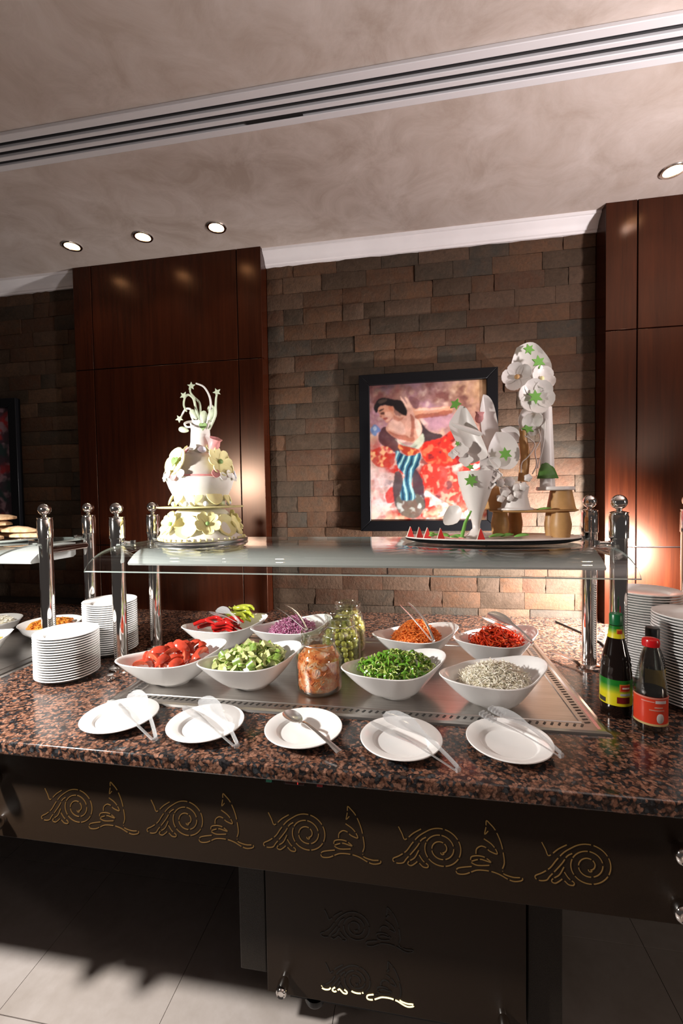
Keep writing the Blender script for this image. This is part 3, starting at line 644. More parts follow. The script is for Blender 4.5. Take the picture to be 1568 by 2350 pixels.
def tongs(label, tip, hinge, blade=.034, gap=.034, slotted=False, mat='steel', group=None, flat=.93, arch=.012):
    # hinge end at +x, blades at -x, the arms one beside the other
    A, Bp = Vector(tip), Vector(hinge); length = (Bp-A).length; xa = (Bp-A).normalized(); ya = Vector((0, 0, 1)).cross(xa).normalized(); za = xa.cross(ya)
    T = thing('serving_tongs', label, 'tongs', (A+Bp)/2, group); T.rotation_euler = Matrix((xa, ya, za)).transposed().to_euler()
    n = 20
    for s in (-1, 1):
        path, wd = [], []
        for i in range(n):
            u = i/(n-1); x = length/2 - u*length; bow = math.sin(PI/2*min(1, u*1.5))
            path.append((x, s*(gap/2)*(.14+.86*bow), arch*math.sin(PI*u)+.002*s))
            wd.append(.0095 if u < .45 else .0095+(blade-.0095)*math.sin(PI/2*min(1, (u-.45)/.3)) if u < .84 else blade*(1-((u-.84)/.16)**2*.7))
        side = Vector((0, flat, s*math.sqrt(1-flat*flat))).normalized()
        a = strip(MB(), path, wd, .0014, .10*s, None, side).build('tong_arm', m[mat], T, org=(0, 0, 0), angle=40)
        if slotted:
            for q in range(5):
                xx = -length/2+.004+q*.009; MB().box(xx-.0018, xx+.0018, s*gap*.5-.010, s*gap*.5+.010, .002, .010).build('blade_tooth', m[mat], a, org=(0, 0, 0))
    MB().tube([(length/2+.002, -.0055, 0), (length/2+.004, 0, 0), (length/2+.002, .0055, 0)], .005, 10).build('hinge', m[mat], T, org=(0, 0, 0))
    return T
G5 = 'tongs lying on plates along the counter edge'
tongs('clear plastic tongs lying across the plate nearest the plate stacks', (-.855, 1.140, ZT+.046), (-.652, .985, ZT+.021), .044, .050, group=G5, mat='acrylic')
tongs('clear plastic tongs on the plate before the cucumber bowl', (-.620, 1.122, ZT+.046), (-.432, .978, ZT+.021), .042, .046, group=G5, mat='acrylic')
tongs('wide blade clear tongs on the plate before the green pepper bowl', (-.098, 1.112, ZT+.046), (.086, .962, ZT+.021), .044, .046, group=G5, mat='acrylic')
tongs('clear toothed tongs on the plate before the white cabbage bowl', (.175, 1.160, ZT+.046), (.318, 1.030, ZT+.021), .030, .040, slotted=True, group=G5, mat='acrylic')
def spoon(label, loc, rz, tilt):
    T = thing('serving_spoon', label, 'spoon', loc); T.rotation_euler = (0, tilt, rz)
    mb = MB(); pts = []; n = 20
    vs, fs = [], []
    for lay in (0, 1):
        vs.append((-.075, 0, -.011-lay*.0015))
        for q in (.5, .8, 1.0):
            for k in range(n):
                a = 2*PI*k/n; c = math.cos(a); x = -.075+q*.034*c; y = q*(.0215-.003*c)*math.sin(a); vs.append((x, y, -.011*(1-q*q)-lay*.0015))
    o = 3*n+1
    for k in range(n):
        k2 = (k+1) % n; fs += [(0, 1+k, 1+k2), (o, o+1+k2, o+1+k)]
        for r in (0, 1): fs += [(1+r*n+k, 1+(r+1)*n+k, 1+(r+1)*n+k2, 1+r*n+k2), (o+1+r*n+k2, o+1+(r+1)*n+k2, o+1+(r+1)*n+k, o+1+r*n+k)]
        fs.append((1+2*n+k, o+1+2*n+k, o+1+2*n+k2, 1+2*n+k2))
    mb.add(vs, fs).build('bowl', m['steel'], T, org=(0, 0, 0))
    p = [(-.044, 0, -.001), (-.036, 0, .004), (-.02, 0, .007), (.02, 0, .006), (.07, 0, .002), (.105, 0, -.002)]
    strip(MB(), p, [.012, .008, .0075, .009, .013, .017], .0022, .05).build('handle', m['steel'], T, org=(0, 0, 0))
spoon('steel serving spoon resting across the middle plate', (-.262, 1.048, ZT+.036), math.radians(-37), .10)

# ================================================================== BOWLS
def rim(tt, r0=.112, a=.178): 
    c = abs(math.cos(tt)); return r0+(a-r0)*(.85*c**7+.15*c**2)
def rimz(tt, h=.088): return h+.014*abs(math.cos(tt))**6-.004*abs(math.sin(tt))**3
def bowl_mesh():
    n, K = 72, 9; vs, fs = [], []; rf = .052
    rings = []
    def ring(fr, off, zoff):
        ids = []
        for k in range(n):
            tt = 2*PI*k/n; R = rim(tt); rr = rf+(R-rf)*fr**.82; zz = rimz(tt)*fr**1.18
            rr = max(.004, rr-off); ids.append(len(vs)); vs.append((rr*math.cos(tt), rr*math.sin(tt), max(0, zz)+zoff))
        rings.append(ids)
    ids = [0]; vs.append((0, 0, .002)); rings.append(ids)
    ring(0, .006, .002); ring(0, .004, 0); ring(0, 0, 0)
    ring(.05, .003, .003)
    for i in range(2, K+1): ring(i/K, 0, 0)
    ring(1, .002, .0022); ring(1, .0055, .0012)
    for i in range(K-1, 1, -1): ring(i/K, .0055, .0025)
    ring(.12, .012, .0055); ring(.02, .03, .0062)
    rings.append([len(vs)]); vs.append((0, 0, .0072))
    for a, b in zip(rings, rings[1:]):
        for k in range(n):
            k2 = (k+1) % n
            if len(a) == 1: fs.append((a[0], b[k2], b[k]))
            elif len(b) == 1: fs.append((a[k], a[k2], b[0]))
            else: fs.append((a[k], a[k2], b[k2], b[k]))
    return MB().add(vs, fs).mesh('leaf_bowl', m['porcelain'], angle=60)
BM = bowl_mesh(); ZB = ZT+.0047
BW = {'tom': (-.800, 1.332, 42, 'white leaf shaped bowl holding tomato wedges'), 'cuc': (-.528, 1.340, 44, 'white leaf shaped bowl holding chopped cucumber'), 'grn': (-.063, 1.336, 33, 'white leaf shaped bowl holding green pepper rings'),
      'cab': (.226, 1.312, 30, 'white leaf shaped bowl holding shredded white cabbage'), 'chi': (-.776, 1.690, 39, 'white leaf shaped bowl holding red and green chillies'), 'pur': (-.494, 1.702, 42, 'white leaf shaped bowl holding shredded purple cabbage'),
      'car': (.002, 1.657, 30, 'white leaf shaped bowl holding grated carrot'), 'red': (.290, 1.646, 32, 'white leaf shaped bowl holding red pepper strips')}
BMX = {}
for k, (x, y, a, lb) in BW.items():
    o = put(BM, 'leaf_bowl', None, (x, y, ZB), (0, 0, math.radians(a))); tag(o, lb, 'bowl', 'leaf shaped salad bowls'); BMX[k] = Matrix.Translation((x, y, ZB)) @ Matrix.Rotation(math.radians(a), 4, 'Z')
from mathutils.bvhtree import BVHTree
def inner_r(tt, z):                      # inside radius of a leaf bowl at height z over its foot
    zr = rimz(tt); fr = min(1, max(0, (z-.0025)/zr))**(1/1.18); return .052+(rim(tt)-.052)*fr**.82-.0063
def world_mesh(o):
    M = Matrix.LocRotScale(o.location, o.rotation_euler, o.scale); return [M @ v.co for v in o.data.vertices], [tuple(p.vertices) for p in o.data.polygons]
def settle(key, objs):                   # slide a piece inwards and up where it would cut the bowl wall
    inv = BMX[key].inverted(); rot_ = BMX[key].to_3x3()
    for o in objs:
        for _ in range(14):
            worst = 0; dirn = None
            for p in world_mesh(o)[0]:
                q = inv @ p; tt = math.atan2(q.y, q.x)
                if q.z > rimz(tt)+.004: continue
                e = math.hypot(q.x, q.y)-inner_r(tt, q.z)
                if e > worst: worst = e; dirn = Vector((-math.cos(tt), -math.sin(tt), .35))
            if worst <= 0: break
            o.location = o.location + rot_ @ (dirn*(min(worst, .004)+.0003))
def part_pairs(objs, step=.0010, most=20, cap=.006):   # pieces of one heap that cut each other: the upper one is lifted onto the lower
    objs = sorted(objs, key=lambda o: o.location.z)
    T = []
    for o in objs:
        p0 = o.location.copy()
        for _ in range(most):
            if (o.location-p0).length > cap: break
            V, F = world_mesh(o); t_ = BVHTree.FromPolygons(V, F)
            hit = [w for w in T if (w[1]-o.location).length < .09 and t_.overlap(w[0])]
            if not hit: break
            d = Vector((0, 0, 0))
            for w in hit: d += (o.location-w[1]).normalized()
            d.z = max(d.z, .3); o.location = o.location + d.normalized()*step
        V, F = world_mesh(o); T.append((BVHTree.FromPolygons(V, F), o.location.copy()))
# mound of food: surface height over the bowl's plan
def mound(u, v, hm, sx=.112, sy=.086, flat=.062):
    d = math.sqrt((u/sx)**2+(v/sy)**2); return flat+hm*(1-min(1, d)**1.7), d
def filler(key, mat, hm, name, label, sx=.110, sy=.084, flat=.058, rough=.004, n=30, kind=True, parent=None):
    vs, fs = [(0, 0, flat+hm)], []; r = random.Random(hash(name) % 99)
    R = (.2, .4, .6, .8, .9, .96)
    for q in R:
        for k in range(n):
            a = 2*PI*k/n; u, v = q*sx*math.cos(a), q*sy*math.sin(a); z, _ = mound(u, v, hm, sx, sy, flat)
            vs.append((u, v, z+(r.uniform(-rough, rough) if q < .95 else -.006)))
    for k in range(n):
        k2 = (k+1) % n; fs.append((0, 1+k, 1+k2))
        for i in range(len(R)-1): fs.append((1+i*n+k, 1+(i+1)*n+k, 1+(i+1)*n+k2, 1+i*n+k2))
    fs.append(tuple(1+(len(R)-1)*n+k for k in range(n-1, -1, -1)))
    return MB().add(vs, fs)
def pile(key, count, hm, seed, sx=.104, sy=.080, flat=.066, inset=.0):
    r = random.Random(seed); out = []; tries = 0
    while len(out) < count:
        a, q = r.uniform(0, 2*PI), math.sqrt(r.random()); u, v = q*sx*math.cos(a), q*sy*math.sin(a); z, d = mound(u, v, hm, sx*1.05, sy*1.05, flat)
        p = (u, v, z+r.uniform(-.006, .004)); tries += 1
        if tries < count*60 and any((p[0]-o[0])**2+(p[1]-o[1])**2+(p[2]-o[2])**2 < inset**2 for o in out): continue
        out.append(p)
    return out, r
def scatter(key, meshes, name, count, hm, seed, label, cat, group, inset, rot, sc=(.9, 1.1), **kw):
    pts, r = pile(key, count, hm, seed, inset=inset, **kw); made = []
    for p in pts:
        w = BMX[key] @ Vector(p); s = r.uniform(*sc)
        o = put(r.choice(meshes), name, None, tuple(w), rot(r), (s, s, s)); tag(o, label, cat, group); made.append(o)
    settle(key, made); return made
# tomatoes
t = NT('tomato_flesh'); f = t.noise(60, 3, .6, t.coord()); t.base(t.ramp(f, [(.3, (.50, .075, .035)), (.7, (.68, .17, .085))])); t.set(rough=.22, sss=.1); t.b.inputs['Subsurface Radius'].default_value = (.008, .003, .002); m['tomato'] = t.m
m['tomato_skin'] = plain('tomato_skin', (.50, .055, .028), .2, var=.25, vs=40)
def wedge(seed, R=.030, ang=62, L=1.25):
    r = random.Random(seed); n, k = 9, 7; vs, fs = [], []; A = math.radians(ang)
    for i in range(n):
        ph = PI*i/(n-1); rr = R*math.sin(ph)**.8; x = -R*L*math.cos(ph)
        for j in range(k):
            th = -A/2+A*j/(k-1); vs.append((x, rr*math.sin(th), rr*math.cos(th)*.95-.012))
        vs.append((x*.9, 0, rr*.16-.012+r.uniform(-.001, .001)))
    w = k+1
    for i in range(n-1):
        for j in range(k): a = i*w+j; b = i*w+(j+1) % w; fs.append((a, b, b+w, a+w))
        fs.append((i*w+k, i*w, (i+1)*w, (i+1)*w+k))
    me = MB().add(vs, fs).mesh('tomato_wedge', m['tomato_skin'], angle=50); me.materials.append(m['tomato'])
    for p in me.polygons:
        if any(v % w == k for v in p.vertices): p.material_index = 1
    return me
TW = [wedge(i, rnd.uniform(.024, .028), rnd.uniform(55, 70)) for i in range(4)]
anyrot = lambda r: (r.uniform(-.9, .9), r.uniform(-.7, .7), r.uniform(0, 6.28))
T1 = scatter('tom', TW, 'tomato_wedge', 27, .030, 21, 'red tomato wedge heaped in the tomato bowl', 'tomato', 'tomato wedges', .029, anyrot, flat=.082, sx=.104, sy=.074)
T2 = scatter('tom', TW, 'tomato_wedge', 9, .006, 22, 'red tomato wedge heaped in the tomato bowl', 'tomato', 'tomato wedges', .030, anyrot, flat=.056, sx=.06, sy=.048)
for _ in range(2): part_pairs(T1+T2, .0008, 20, .005); settle('tom', T1+T2)
# cucumber
t = NT('cucumber_flesh'); f = t.noise(120, 3, .6, t.coord()); t.base(t.ramp(f, [(.3, (.50, .56, .20)), (.7, (.70, .73, .38))])); t.set(rough=.3, sss=.15); t.b.inputs['Subsurface Radius'].default_value = (.006, .008, .003); m['cuke'] = t.m
m['cuke_skin'] = plain('cucumber_skin', (.17, .27, .045), .3, var=.5, vs=150)
def cuke(kind):
    if kind == 0: mb = MB().lathe([(0, 0), (.0125, 0), (.0132, .0015), (.0132, .009), (.0125, .0105), (0, .0105)], 18)
    elif kind == 1: mb = MB().prism([(.014*math.cos(a), .014*math.sin(a)) for a in np.linspace(0, PI, 10)], 0, .012)
    else: mb = MB().prism([(0, 0)]+[(.019*math.cos(a), .019*math.sin(a)) for a in np.linspace(0, PI/2, 7)], 0, .011+.004*kind)
    me = mb.mesh('cucumber_piece', m['cuke'], angle=40); me.materials.append(m['cuke_skin'])
    for p in me.polygons:
        rr = [math.hypot(me.vertices[v].co.x, me.vertices[v].co.y) for v in p.vertices]
        if abs(p.normal.z) < .4 and min(rr) > .011: p.material_index = 1
    return me
CK = [cuke(0), cuke(1), cuke(2), cuke(3), cuke(0)]
tum = lambda r: (r.uniform(-1.5, 1.5), r.uniform(-1.5, 1.5), r.uniform(0, 6.28))
scatter('cuc', CK, 'cucumber_piece', 120, .034, 31, 'pale green chopped cucumber piece in the cucumber bowl', 'cucumber', 'chopped cucumber', .0125, tum, flat=.080, sx=.112, sy=.088)
scatter('cuc', CK, 'cucumber_piece', 45, .012, 32, 'pale green chopped cucumber piece in the cucumber bowl', 'cucumber', 'chopped cucumber', .012, tum, flat=.058, sx=.082, sy=.062)
# green pepper rings
t = NT('green_pepper'); f = t.noise(60, 3, .6, t.coord()); t.base(t.ramp(f, [(.3, (.055, .19, .012)), (.7, (.19, .42, .040))])); t.set(rough=.2); m['gpep'] = t.m
m['gpep_in'] = plain('green_pepper_inner_wall', (.48, .60, .16), .3, var=.2, vs=90)
def ringmesh(name, R, lob, seed, th=.0026, h=.0065, full=1.0, mo='gpep', mi='gpep_in'):
    r = random.Random(seed); n = 26; vs, fs = [], []; ph = r.uniform(0, 6)
    for k in range(n):
        a = 2*PI*full*k/n; q = R*(1+lob*math.cos(3*a+ph)+.12*math.cos(2*a)); w = .004*math.sin(2*a+ph)
        for rr, z in ((q, 0), (q, h), (q-th, h), (q-th, 0)): vs.append((rr*math.cos(a), rr*math.sin(a), z+w))
    last = n if full >= 1 else n-1
    for k in range(last):
        o, o2 = 4*k, 4*((k+1) % n)
        for j in range(4): fs.append((o+j, o2+j, o2+(j+1) % 4, o+(j+1) % 4))
    me = MB().add(vs, fs).mesh(name, m[mo], angle=60); me.materials.append(m[mi])
    for i, p in enumerate(me.polygons): p.material_index = 1 if i % 4 in (1, 2) else 0
    return me
GR = [ringmesh('green_pepper_ring', rnd.uniform(.0125, .018), rnd.uniform(.05, .2), i, full=1.0 if i < 3 else .75) for i in range(6)]
tilt = lambda r: (r.uniform(-1.1, 1.1), r.uniform(-1.1, 1.1), r.uniform(0, 6.28))
scatter('grn', GR, 'green_pepper_ring', 120, .036, 41, 'glossy sliced green pepper ring in the pepper bowl', 'pepper', 'green pepper rings', .012, tilt, flat=.080, sx=.112, sy=.088)
scatter('grn', GR, 'green_pepper_ring', 60, .012, 42, 'glossy sliced green pepper ring in the pepper bowl', 'pepper', 'green pepper rings', .011, tilt, flat=.058, sx=.082, sy=.062)
# chillies
m['chili'] = plain('red_chilli', (.42, .012, .010), .14, var=.3, vs=30); m['gchili'] = plain('green_pickled_chilli', (.40, .45, .05), .2, var=.25, vs=40); m['stem'] = plain('chilli_stem', (.25, .28, .05), .5)
def chili(mat, L, seed, R=.0085):
    r = random.Random(seed); n = 12; P, rd = [], []
    for i in range(n): u = i/(n-1); P.append(((u-.5)*L, .018*math.sin(PI*u)*r.choice((1, 1.3)), .006*math.sin(PI*u))); rd.append(R*(1-u**2.2)**.6*(.75+.25*min(1, u*5))+.0008)
    return MB().tube(P, rd, 10).mesh('chilli', mat, angle=60)
CR = [chili(m['chili'], rnd.uniform(.075, .10), i) for i in range(3)]; CG = [chili(m['gchili'], rnd.uniform(.08, .10), 9+i, .0105) for i in range(2)]
sm_ = MB().tube([(-.049, 0, 0), (-.057, -.001, .002), (-.066, 0, .006)], [.0045, .0022, .0028], 8).mesh('stem', m['stem'])
r = random.Random(5)
def rows(cu, cv, spec, ang, seed):
    r = random.Random(seed); c = BMX['chi'] @ Vector((cu, cv, 0)); inv = BMX['chi'].inverted(); ca, sa = math.cos(ang), math.sin(ang)
    for z, vs_, us in spec:
        for v in vs_:
            for u in us:
                u2 = u+r.uniform(-.008, .008); w = Vector((c.x+u2*ca-v*sa, c.y+u2*sa+v*ca, ZB+z+r.uniform(-.001, .001))); ok = True
                for e in (-.036, .036):
                    q = inv @ (w+Vector((e*ca, e*sa, 0))); ok &= math.hypot(q.x, q.y) < rim(math.atan2(q.y, q.x))*(.74 if z < .085 else .88)
                if ok: yield w, r
for w, r in rows(-.040, -.006, [(.066, (-.036, -.012, .012, .036), (-.042, .042)), (.083, (-.046, -.022, .002, .026, .048), (-.050, .032)), (.100, (-.030, -.006, .018), (-.030, .050))], -.10, 3):
    RC = globals().setdefault('RC', []); RC.append(tag(put(r.choice(CR), 'red_chilli', None, tuple(w), (r.uniform(-.2, .2), r.uniform(-.08, .08), -.10+r.uniform(-.14, .14))), 'glossy red chilli in the mixed chilli bowl', 'chilli', 'red chillies'))
for w, r in rows(.075, .022, [(.088, (-.030, -.002, .026), (0.0,)), (.108, (-.018, .010, .036), (-.012,)), (.127, (-.004, .022), (0.0,))], -.35, 4):
    o = tag(put(r.choice(CG), 'green_chilli', None, tuple(w), (r.uniform(-.2, .2), r.uniform(-.08, .08), -.35+r.uniform(-.12, .12))), 'yellow green pickled chilli in the mixed chilli bowl', 'chilli', 'green pickled chillies'); put(sm_, 'stem', o); RC.append(o)
settle('chi', RC)
for _ in range(3): part_pairs(RC); settle('chi', RC)
# shredded heaps
def shreds(mb, key, N, hm, seed, L=(.02, .04), w=.0016, sx=.108, sy=.084, flat=.070, stand=.5, curl=1.0, depth=.010):
    r = random.Random(seed)
    for _ in range(N):
        a, q = r.uniform(0, 2*PI), math.sqrt(r.random()); u, v = q*sx*math.cos(a), q*sy*math.sin(a); z, d = mound(u, v, hm, sx, sy, flat)
        l = r.uniform(*L); h = r.uniform(0, 2*PI); e = r.uniform(-stand, stand); dr = Vector((math.cos(h)*math.cos(e), math.sin(h)*math.cos(e), math.sin(e))); sd = dr.cross(Vector((0, 0, 1))); c = Vector((u, v, z+r.uniform(-depth, .006)))
        k1, k2 = r.uniform(-1, 1)*curl*l*.3, r.uniform(-1, 1)*curl*l*.2
        P = [c+dr*(l*(i/4-.5))+sd*(k1*(1-(i/2-1)**2))+Vector((0, 0, k2*(1-(i/2-1)**2))) for i in range(5)]
        mb.tube(P, w*r.uniform(.7, 1.2), 4, None, True, r.choice((.5, .7, 1.0)))
    return mb
def heap(key, mat, name, label, cat, N, hm, seed, **kw):
    fk = {k: kw[k] for k in ('sx', 'sy') if k in kw}; mb = filler(key, None, hm-.004, name, '', flat=.062, **fk); shreds(mb, key, N, hm, seed, **kw)
    for i, (vx, vy, vz) in enumerate(mb.v):
        tt = math.atan2(vy, vx); rr = math.hypot(vx, vy)
        if vz < rimz(tt)+.004 and rr > inner_r(tt, vz)-.0006: q = (inner_r(tt, vz)-.0006)/rr; mb.v[i] = (vx*q, vy*q, vz)
    x, y, a, _ = BW[key]; o = mb.build(name, mat, None, org=(0, 0, 0), angle=60); o.location = (x, y, ZB); o.rotation_euler = (0, 0, math.radians(a)); o['kind'] = 'stuff'; tag(o, label, cat); return o
def shredmat(name, stops, rough=.45, sc=55):
    t = NT(name); f = t.noise(sc, 3, .7, t.coord()); t.base(t.ramp(f, stops)); t.set(rough=rough, sss=.08); t.b.inputs['Subsurface Radius'].default_value = (.006, .004, .003); return t.m
m['carrot'] = shredmat('grated_carrot', [(.3, (.74, .15, .018)), (.7, (.95, .33, .07))]); m['purple'] = shredmat('purple_cabbage', [(.32, (.24, .018, .105)), (.46, (.50, .10, .29)), (.56, (.84, .58, .72)), (.64, (.42, .06, .22))], sc=130)
m['white_cab'] = shredmat('white_cabbage', [(.3, (.78, .73, .52)), (.55, (.95, .91, .80)), (.75, (.98, .96, .92))], sc=90); m['red_strip'] = shredmat('red_pepper_strip', [(.3, (.36, .015, .008)), (.55, (.62, .05, .012)), (.75, (.85, .22, .06))], .2, 40)
heap('car', m['carrot'], 'grated_carrot_heap', 'heap of grated orange carrot with tongs in it', 'carrot', 1600, .064, 51, L=(.012, .026), w=.0015, sx=.094, sy=.076)
heap('pur', m['purple'], 'purple_cabbage_heap', 'heap of shredded purple cabbage', 'cabbage', 1300, .046, 52, L=(.014, .034), w=.0017, stand=.9, sx=.094, sy=.075)
heap('cab', m['white_cab'], 'white_cabbage_heap', 'heap of finely shredded white cabbage', 'cabbage', 2200, .040, 53, L=(.014, .034), w=.0012, stand=.8, sx=.102, sy=.080)
heap('red', m['red_strip'], 'red_pepper_heap', 'heap of thin curled red pepper strips', 'pepper', 620, .040, 54, L=(.03, .05), w=.0024, curl=2.2, sx=.086, sy=.070)
# tongs in the bowls
GB = 'tongs resting in the salad bowls'
tongs('clear plastic tongs laid over the chillies', (-.845, 1.715, 1.045), (-.700, 1.640, 1.022), .036, .036, group=GB, flat=.8, mat='acrylic')
tongs('slim steel tongs stuck in the purple cabbage', (-.566, 1.765, 1.064), (-.428, 1.655, 1.006), .009, .040, group=GB)
tongs('slim steel tongs stuck in the grated carrot', (-.045, 1.715, 1.100), (.060, 1.590, 1.000), .009, .040, group=GB)
tongs('broad glinting tongs lying over the red pepper strips', (.262, 1.725, 1.062), (.398, 1.592, 1.006), .038, .040, group=GB, flat=.8)

# ================================================================== JARS
def jar(x, y, fill):
    J = thing('glass_jar', {'kimchi': 'open glass jar packed with orange carrot and cabbage pickle', 'olives': 'open glass jar of green olives, middle of the jar row', 'pickles': 'open glass jar of pale yellow pickles, last of the jar row'}[fill], 'jar', (x, y, ZB), 'row of pickle jars', world=True)
    L = Matrix.Translation((x, y, ZB)); fx = lambda a, z: 1+.022*math.cos(4*a) if z < .125 else 1
    out = [(0, 0), (.058, 0), (.067, .004), (.0715, .014), (.0715, .098), (.069, .112), (.060, .128), (.051, .138), (.0495, .146), (.0495, .156), (.0545, .158), (.0545, .163), (.050, .165), (.050, .172), (.0545, .174), (.0555, .184), (.053, .188)]
    inn = [(.050, .187), (.0465, .178), (.0465, .140), (.057, .127), (.066, .111), (.0685, .098), (.0685, .014), (.062, .006), (0, .006)]
    MB().lathe(out+inn, 48, L, fx=fx).build('glass_body', m['jar'], J, angle=50)
    ra = [(x+.0525*math.cos(a), y+.0525*math.sin(a), ZB+.150) for a in np.linspace(0, 2*PI, 41)]
    b = MB().tube(ra, .0014, 6, cap=False).build('wire_band', m['steel'], J)
    q = Vector((x+.050, y-.020, ZB)); MB().tube([q+Vector((0, 0, .150)), q+Vector((.008, -.004, .142)), q+Vector((.010, -.005, .118)), q+Vector((.012, -.003, .140)), q+Vector((.004, 0, .160))], .0013, 6).build('wire_clasp', m['steel'], b)
    return J
JP = [(-.304, 1.332, 'kimchi'), (-.268, 1.532, 'olives'), (-.268, 1.704, 'pickles')]
for q in JP: jar(*q)
m['kimchi'] = shredmat('pickled_carrot_cabbage', [(.30, (.35, .05, .02)), (.42, (.80, .20, .05)), (.55, (.90, .34, .11)), (.64, (.85, .60, .40)), (.74, (.70, .14, .05))], .3, 42)
x, y, _ = JP[0]; mb = MB(); r = random.Random(4)
mb.lathe([(0, .008), (.058, .010), (.064, .018), (.064, .098), (.060, .112), (.046, .128), (0, .130)], 32)
for _ in range(420):
    a = r.uniform(0, 2*PI); z = r.uniform(.014, .128); R = (.0645 if z < .1 else .0645-(z-.1)*.62)-r.uniform(0, .004); l = r.uniform(.008, .02); h = r.uniform(0, PI)
    c = Vector((R*math.cos(a), R*math.sin(a), z)); tg = Vector((-math.sin(a), math.cos(a), 0)); d = tg*math.cos(h)+Vector((0, 0, 1))*math.sin(h); c.z = min(max(c.z, .018), .122)
    mb.tube([c-d*l/2-c.normalized()*.0, c, c+d*l/2], r.uniform(.0015, .0035), 4, None, True, .6)
for i, (vx, vy, vz) in enumerate(mb.v):      # pressed against the glass, never through it
    lim = float(np.interp(vz, [.006, .014, .098, .111, .127, .140], [.062, .0685, .0685, .066, .057, .0465]))*(1+.022*math.cos(4*math.atan2(vy, vx)))-.0011; rr = math.hypot(vx, vy)
    if rr > lim: mb.v[i] = (vx*lim/rr, vy*lim/rr, vz)
o = mb.build('pickle_mix', m['kimchi'], None, org=(0, 0, 0), angle=60); o.location = (x, y, ZB); o['kind'] = 'stuff'; tag(o, 'orange carrot and cabbage pickle packed in the front jar', 'pickle')
m['olive'] = plain('green_olive', (.46, .42, .075), .25, var=.35, vs=40); m['pale_pickle'] = plain('pale_pickle', (.68, .58, .18), .3, var=.3, vs=40)
om = MB().sphere((0, 0, 0), .0095, 12, 9, (1, 1, 1.25)).mesh('olive', m['olive']); pm = MB().sphere((0, 0, 0), .0105, 12, 9, (1, .8, 1.3)).mesh('pickle', m['pale_pickle'])
for (jx, jy, nm), me, top_ in ((JP[1], om, .132), (JP[2], pm, .150)):
    r = random.Random(9); z = .019; 
    while z < top_:
        R = .056 if z < .1 else max(.034, .056-(z-.1)*.62)
        for rad in (R, R-.021) if z > top_-.02 else (R,):
            k = int(2*PI*rad/.0212); a0 = r.uniform(0, 6)
            for i in range(k):
                a = a0+2*PI*(i+r.uniform(-.18, .18))/k
                o = put(me, 'olive' if nm == 'olives' else 'pickle', None, (jx+rad*math.cos(a), jy+rad*math.sin(a), ZB+z+r.uniform(-.0045, .0045)), (r.uniform(-1.5, 1.5), r.uniform(-.5, .5), r.uniform(0, 6)))
                tag(o, 'green olive in the middle glass jar' if nm == 'olives' else 'pale yellow pickle in the last glass jar', 'olive' if nm == 'olives' else 'pickle', 'olives in the jar' if nm == 'olives' else 'pale pickles in the jar')
        z += .0195

# ================================================================== SAUCE BOTTLES
m['soy_glass'] = plain('dark_soy_bottle', (.008, .004, .003), .08, spec=.6); m['cap_green'] = plain('green_cap', (.005, .12, .035), .3); m['cap_red'] = plain('red_cap', (.55, .008, .012), .25); m['cap_black'] = plain('black_cap', (.01, .01, .011), .35)
m['sauce'] = plain('dark_sauce', (.006, .004, .003), .15)
def label_wrap(name, x, y, r, z0, z1, a0, a1, mat, parent, slope=0.0, th=.0006):
    n = 24; vs, fs = [], []
    for k in range(n+1):
        a = a0+(a1-a0)*k/n
        for rr in (r+th, r):
            for z in (z0, z1): vs.append((x+rr*math.cos(a), y+rr*math.sin(a), z))
    for k in range(n): o = 4*k; fs += [(o, o+4, o+5, o+1), (o+1, o+5, o+7, o+3), (o+2, o, o+4, o+6)[::-1], (o+3, o+7, o+6, o+2)]
    fs += [(0, 1, 3, 2), (4*n, 4*n+2, 4*n+3, 4*n+1)]
    return MB().add(vs, fs).build(name, mat, parent, angle=30)
FRT = -PI/2-.42      # side of a bottle turned to the aisle
def paint(name, col, rough=.35): return plain(name, col, rough)
def grad(name, z0, z1):
    t = NT(name); sp = t.t.nodes.new('ShaderNodeSeparateXYZ'); t.l(t.geo(), sp.inputs[0]); mr = t.t.nodes.new('ShaderNodeMapRange'); mr.inputs[1].default_value = z0; mr.inputs[2].default_value = z1; t.l(sp.outputs[2], mr.inputs[0])
    t.base(t.ramp(mr.outputs[0], [(.0, (.62, .52, .01)), (.45, (.62, .55, .015)), (.62, (.20, .36, .02)), (.8, (.01, .16, .015))])); t.set(rough=.3); return t.m
x, y = .546, 1.300
Bt = thing('sauce_bottle', 'dark sauce bottle with green cap and green yellow label', 'bottle', (x, y, ZT), 'sauce bottles by the plate stacks', world=True)
L = Matrix.Translation((x, y, ZT+.0005))
MB().lathe([(0, 0), (.034, 0), (.038, .004), (.0385, .012), (.0385, .118), (.036, .135), (.037, .142), (.034, .150), (.035, .157), (.031, .170), (.024, .200), (.0185, .222), (.016, .250), (.0145, .262), (0, .263)], 40, L).build('bottle_body', m['soy_glass'], Bt)
cp = MB().lathe([(.0135, .248), (.0165, .249), (.0168, .276), (.015, .279), (0, .279)], 32, L).build('cap', m['cap_green'], Bt)
lb = label_wrap('front_label', x, y, .0387, ZT+.036, ZT+.106, FRT-1.4, FRT+1.7, grad('green_yellow_label', ZT+.036, ZT+.106), Bt)
label_wrap('logo_block', x, y, .0394, ZT+.076, ZT+.096, FRT+.25, FRT+.95, paint('logo_orange', (.55, .16, .02)), lb); label_wrap('logo_strip', x, y, .0398, ZT+.079, ZT+.093, FRT+.33, FRT+.95, paint('logo_red', (.42, .02, .01)), lb)
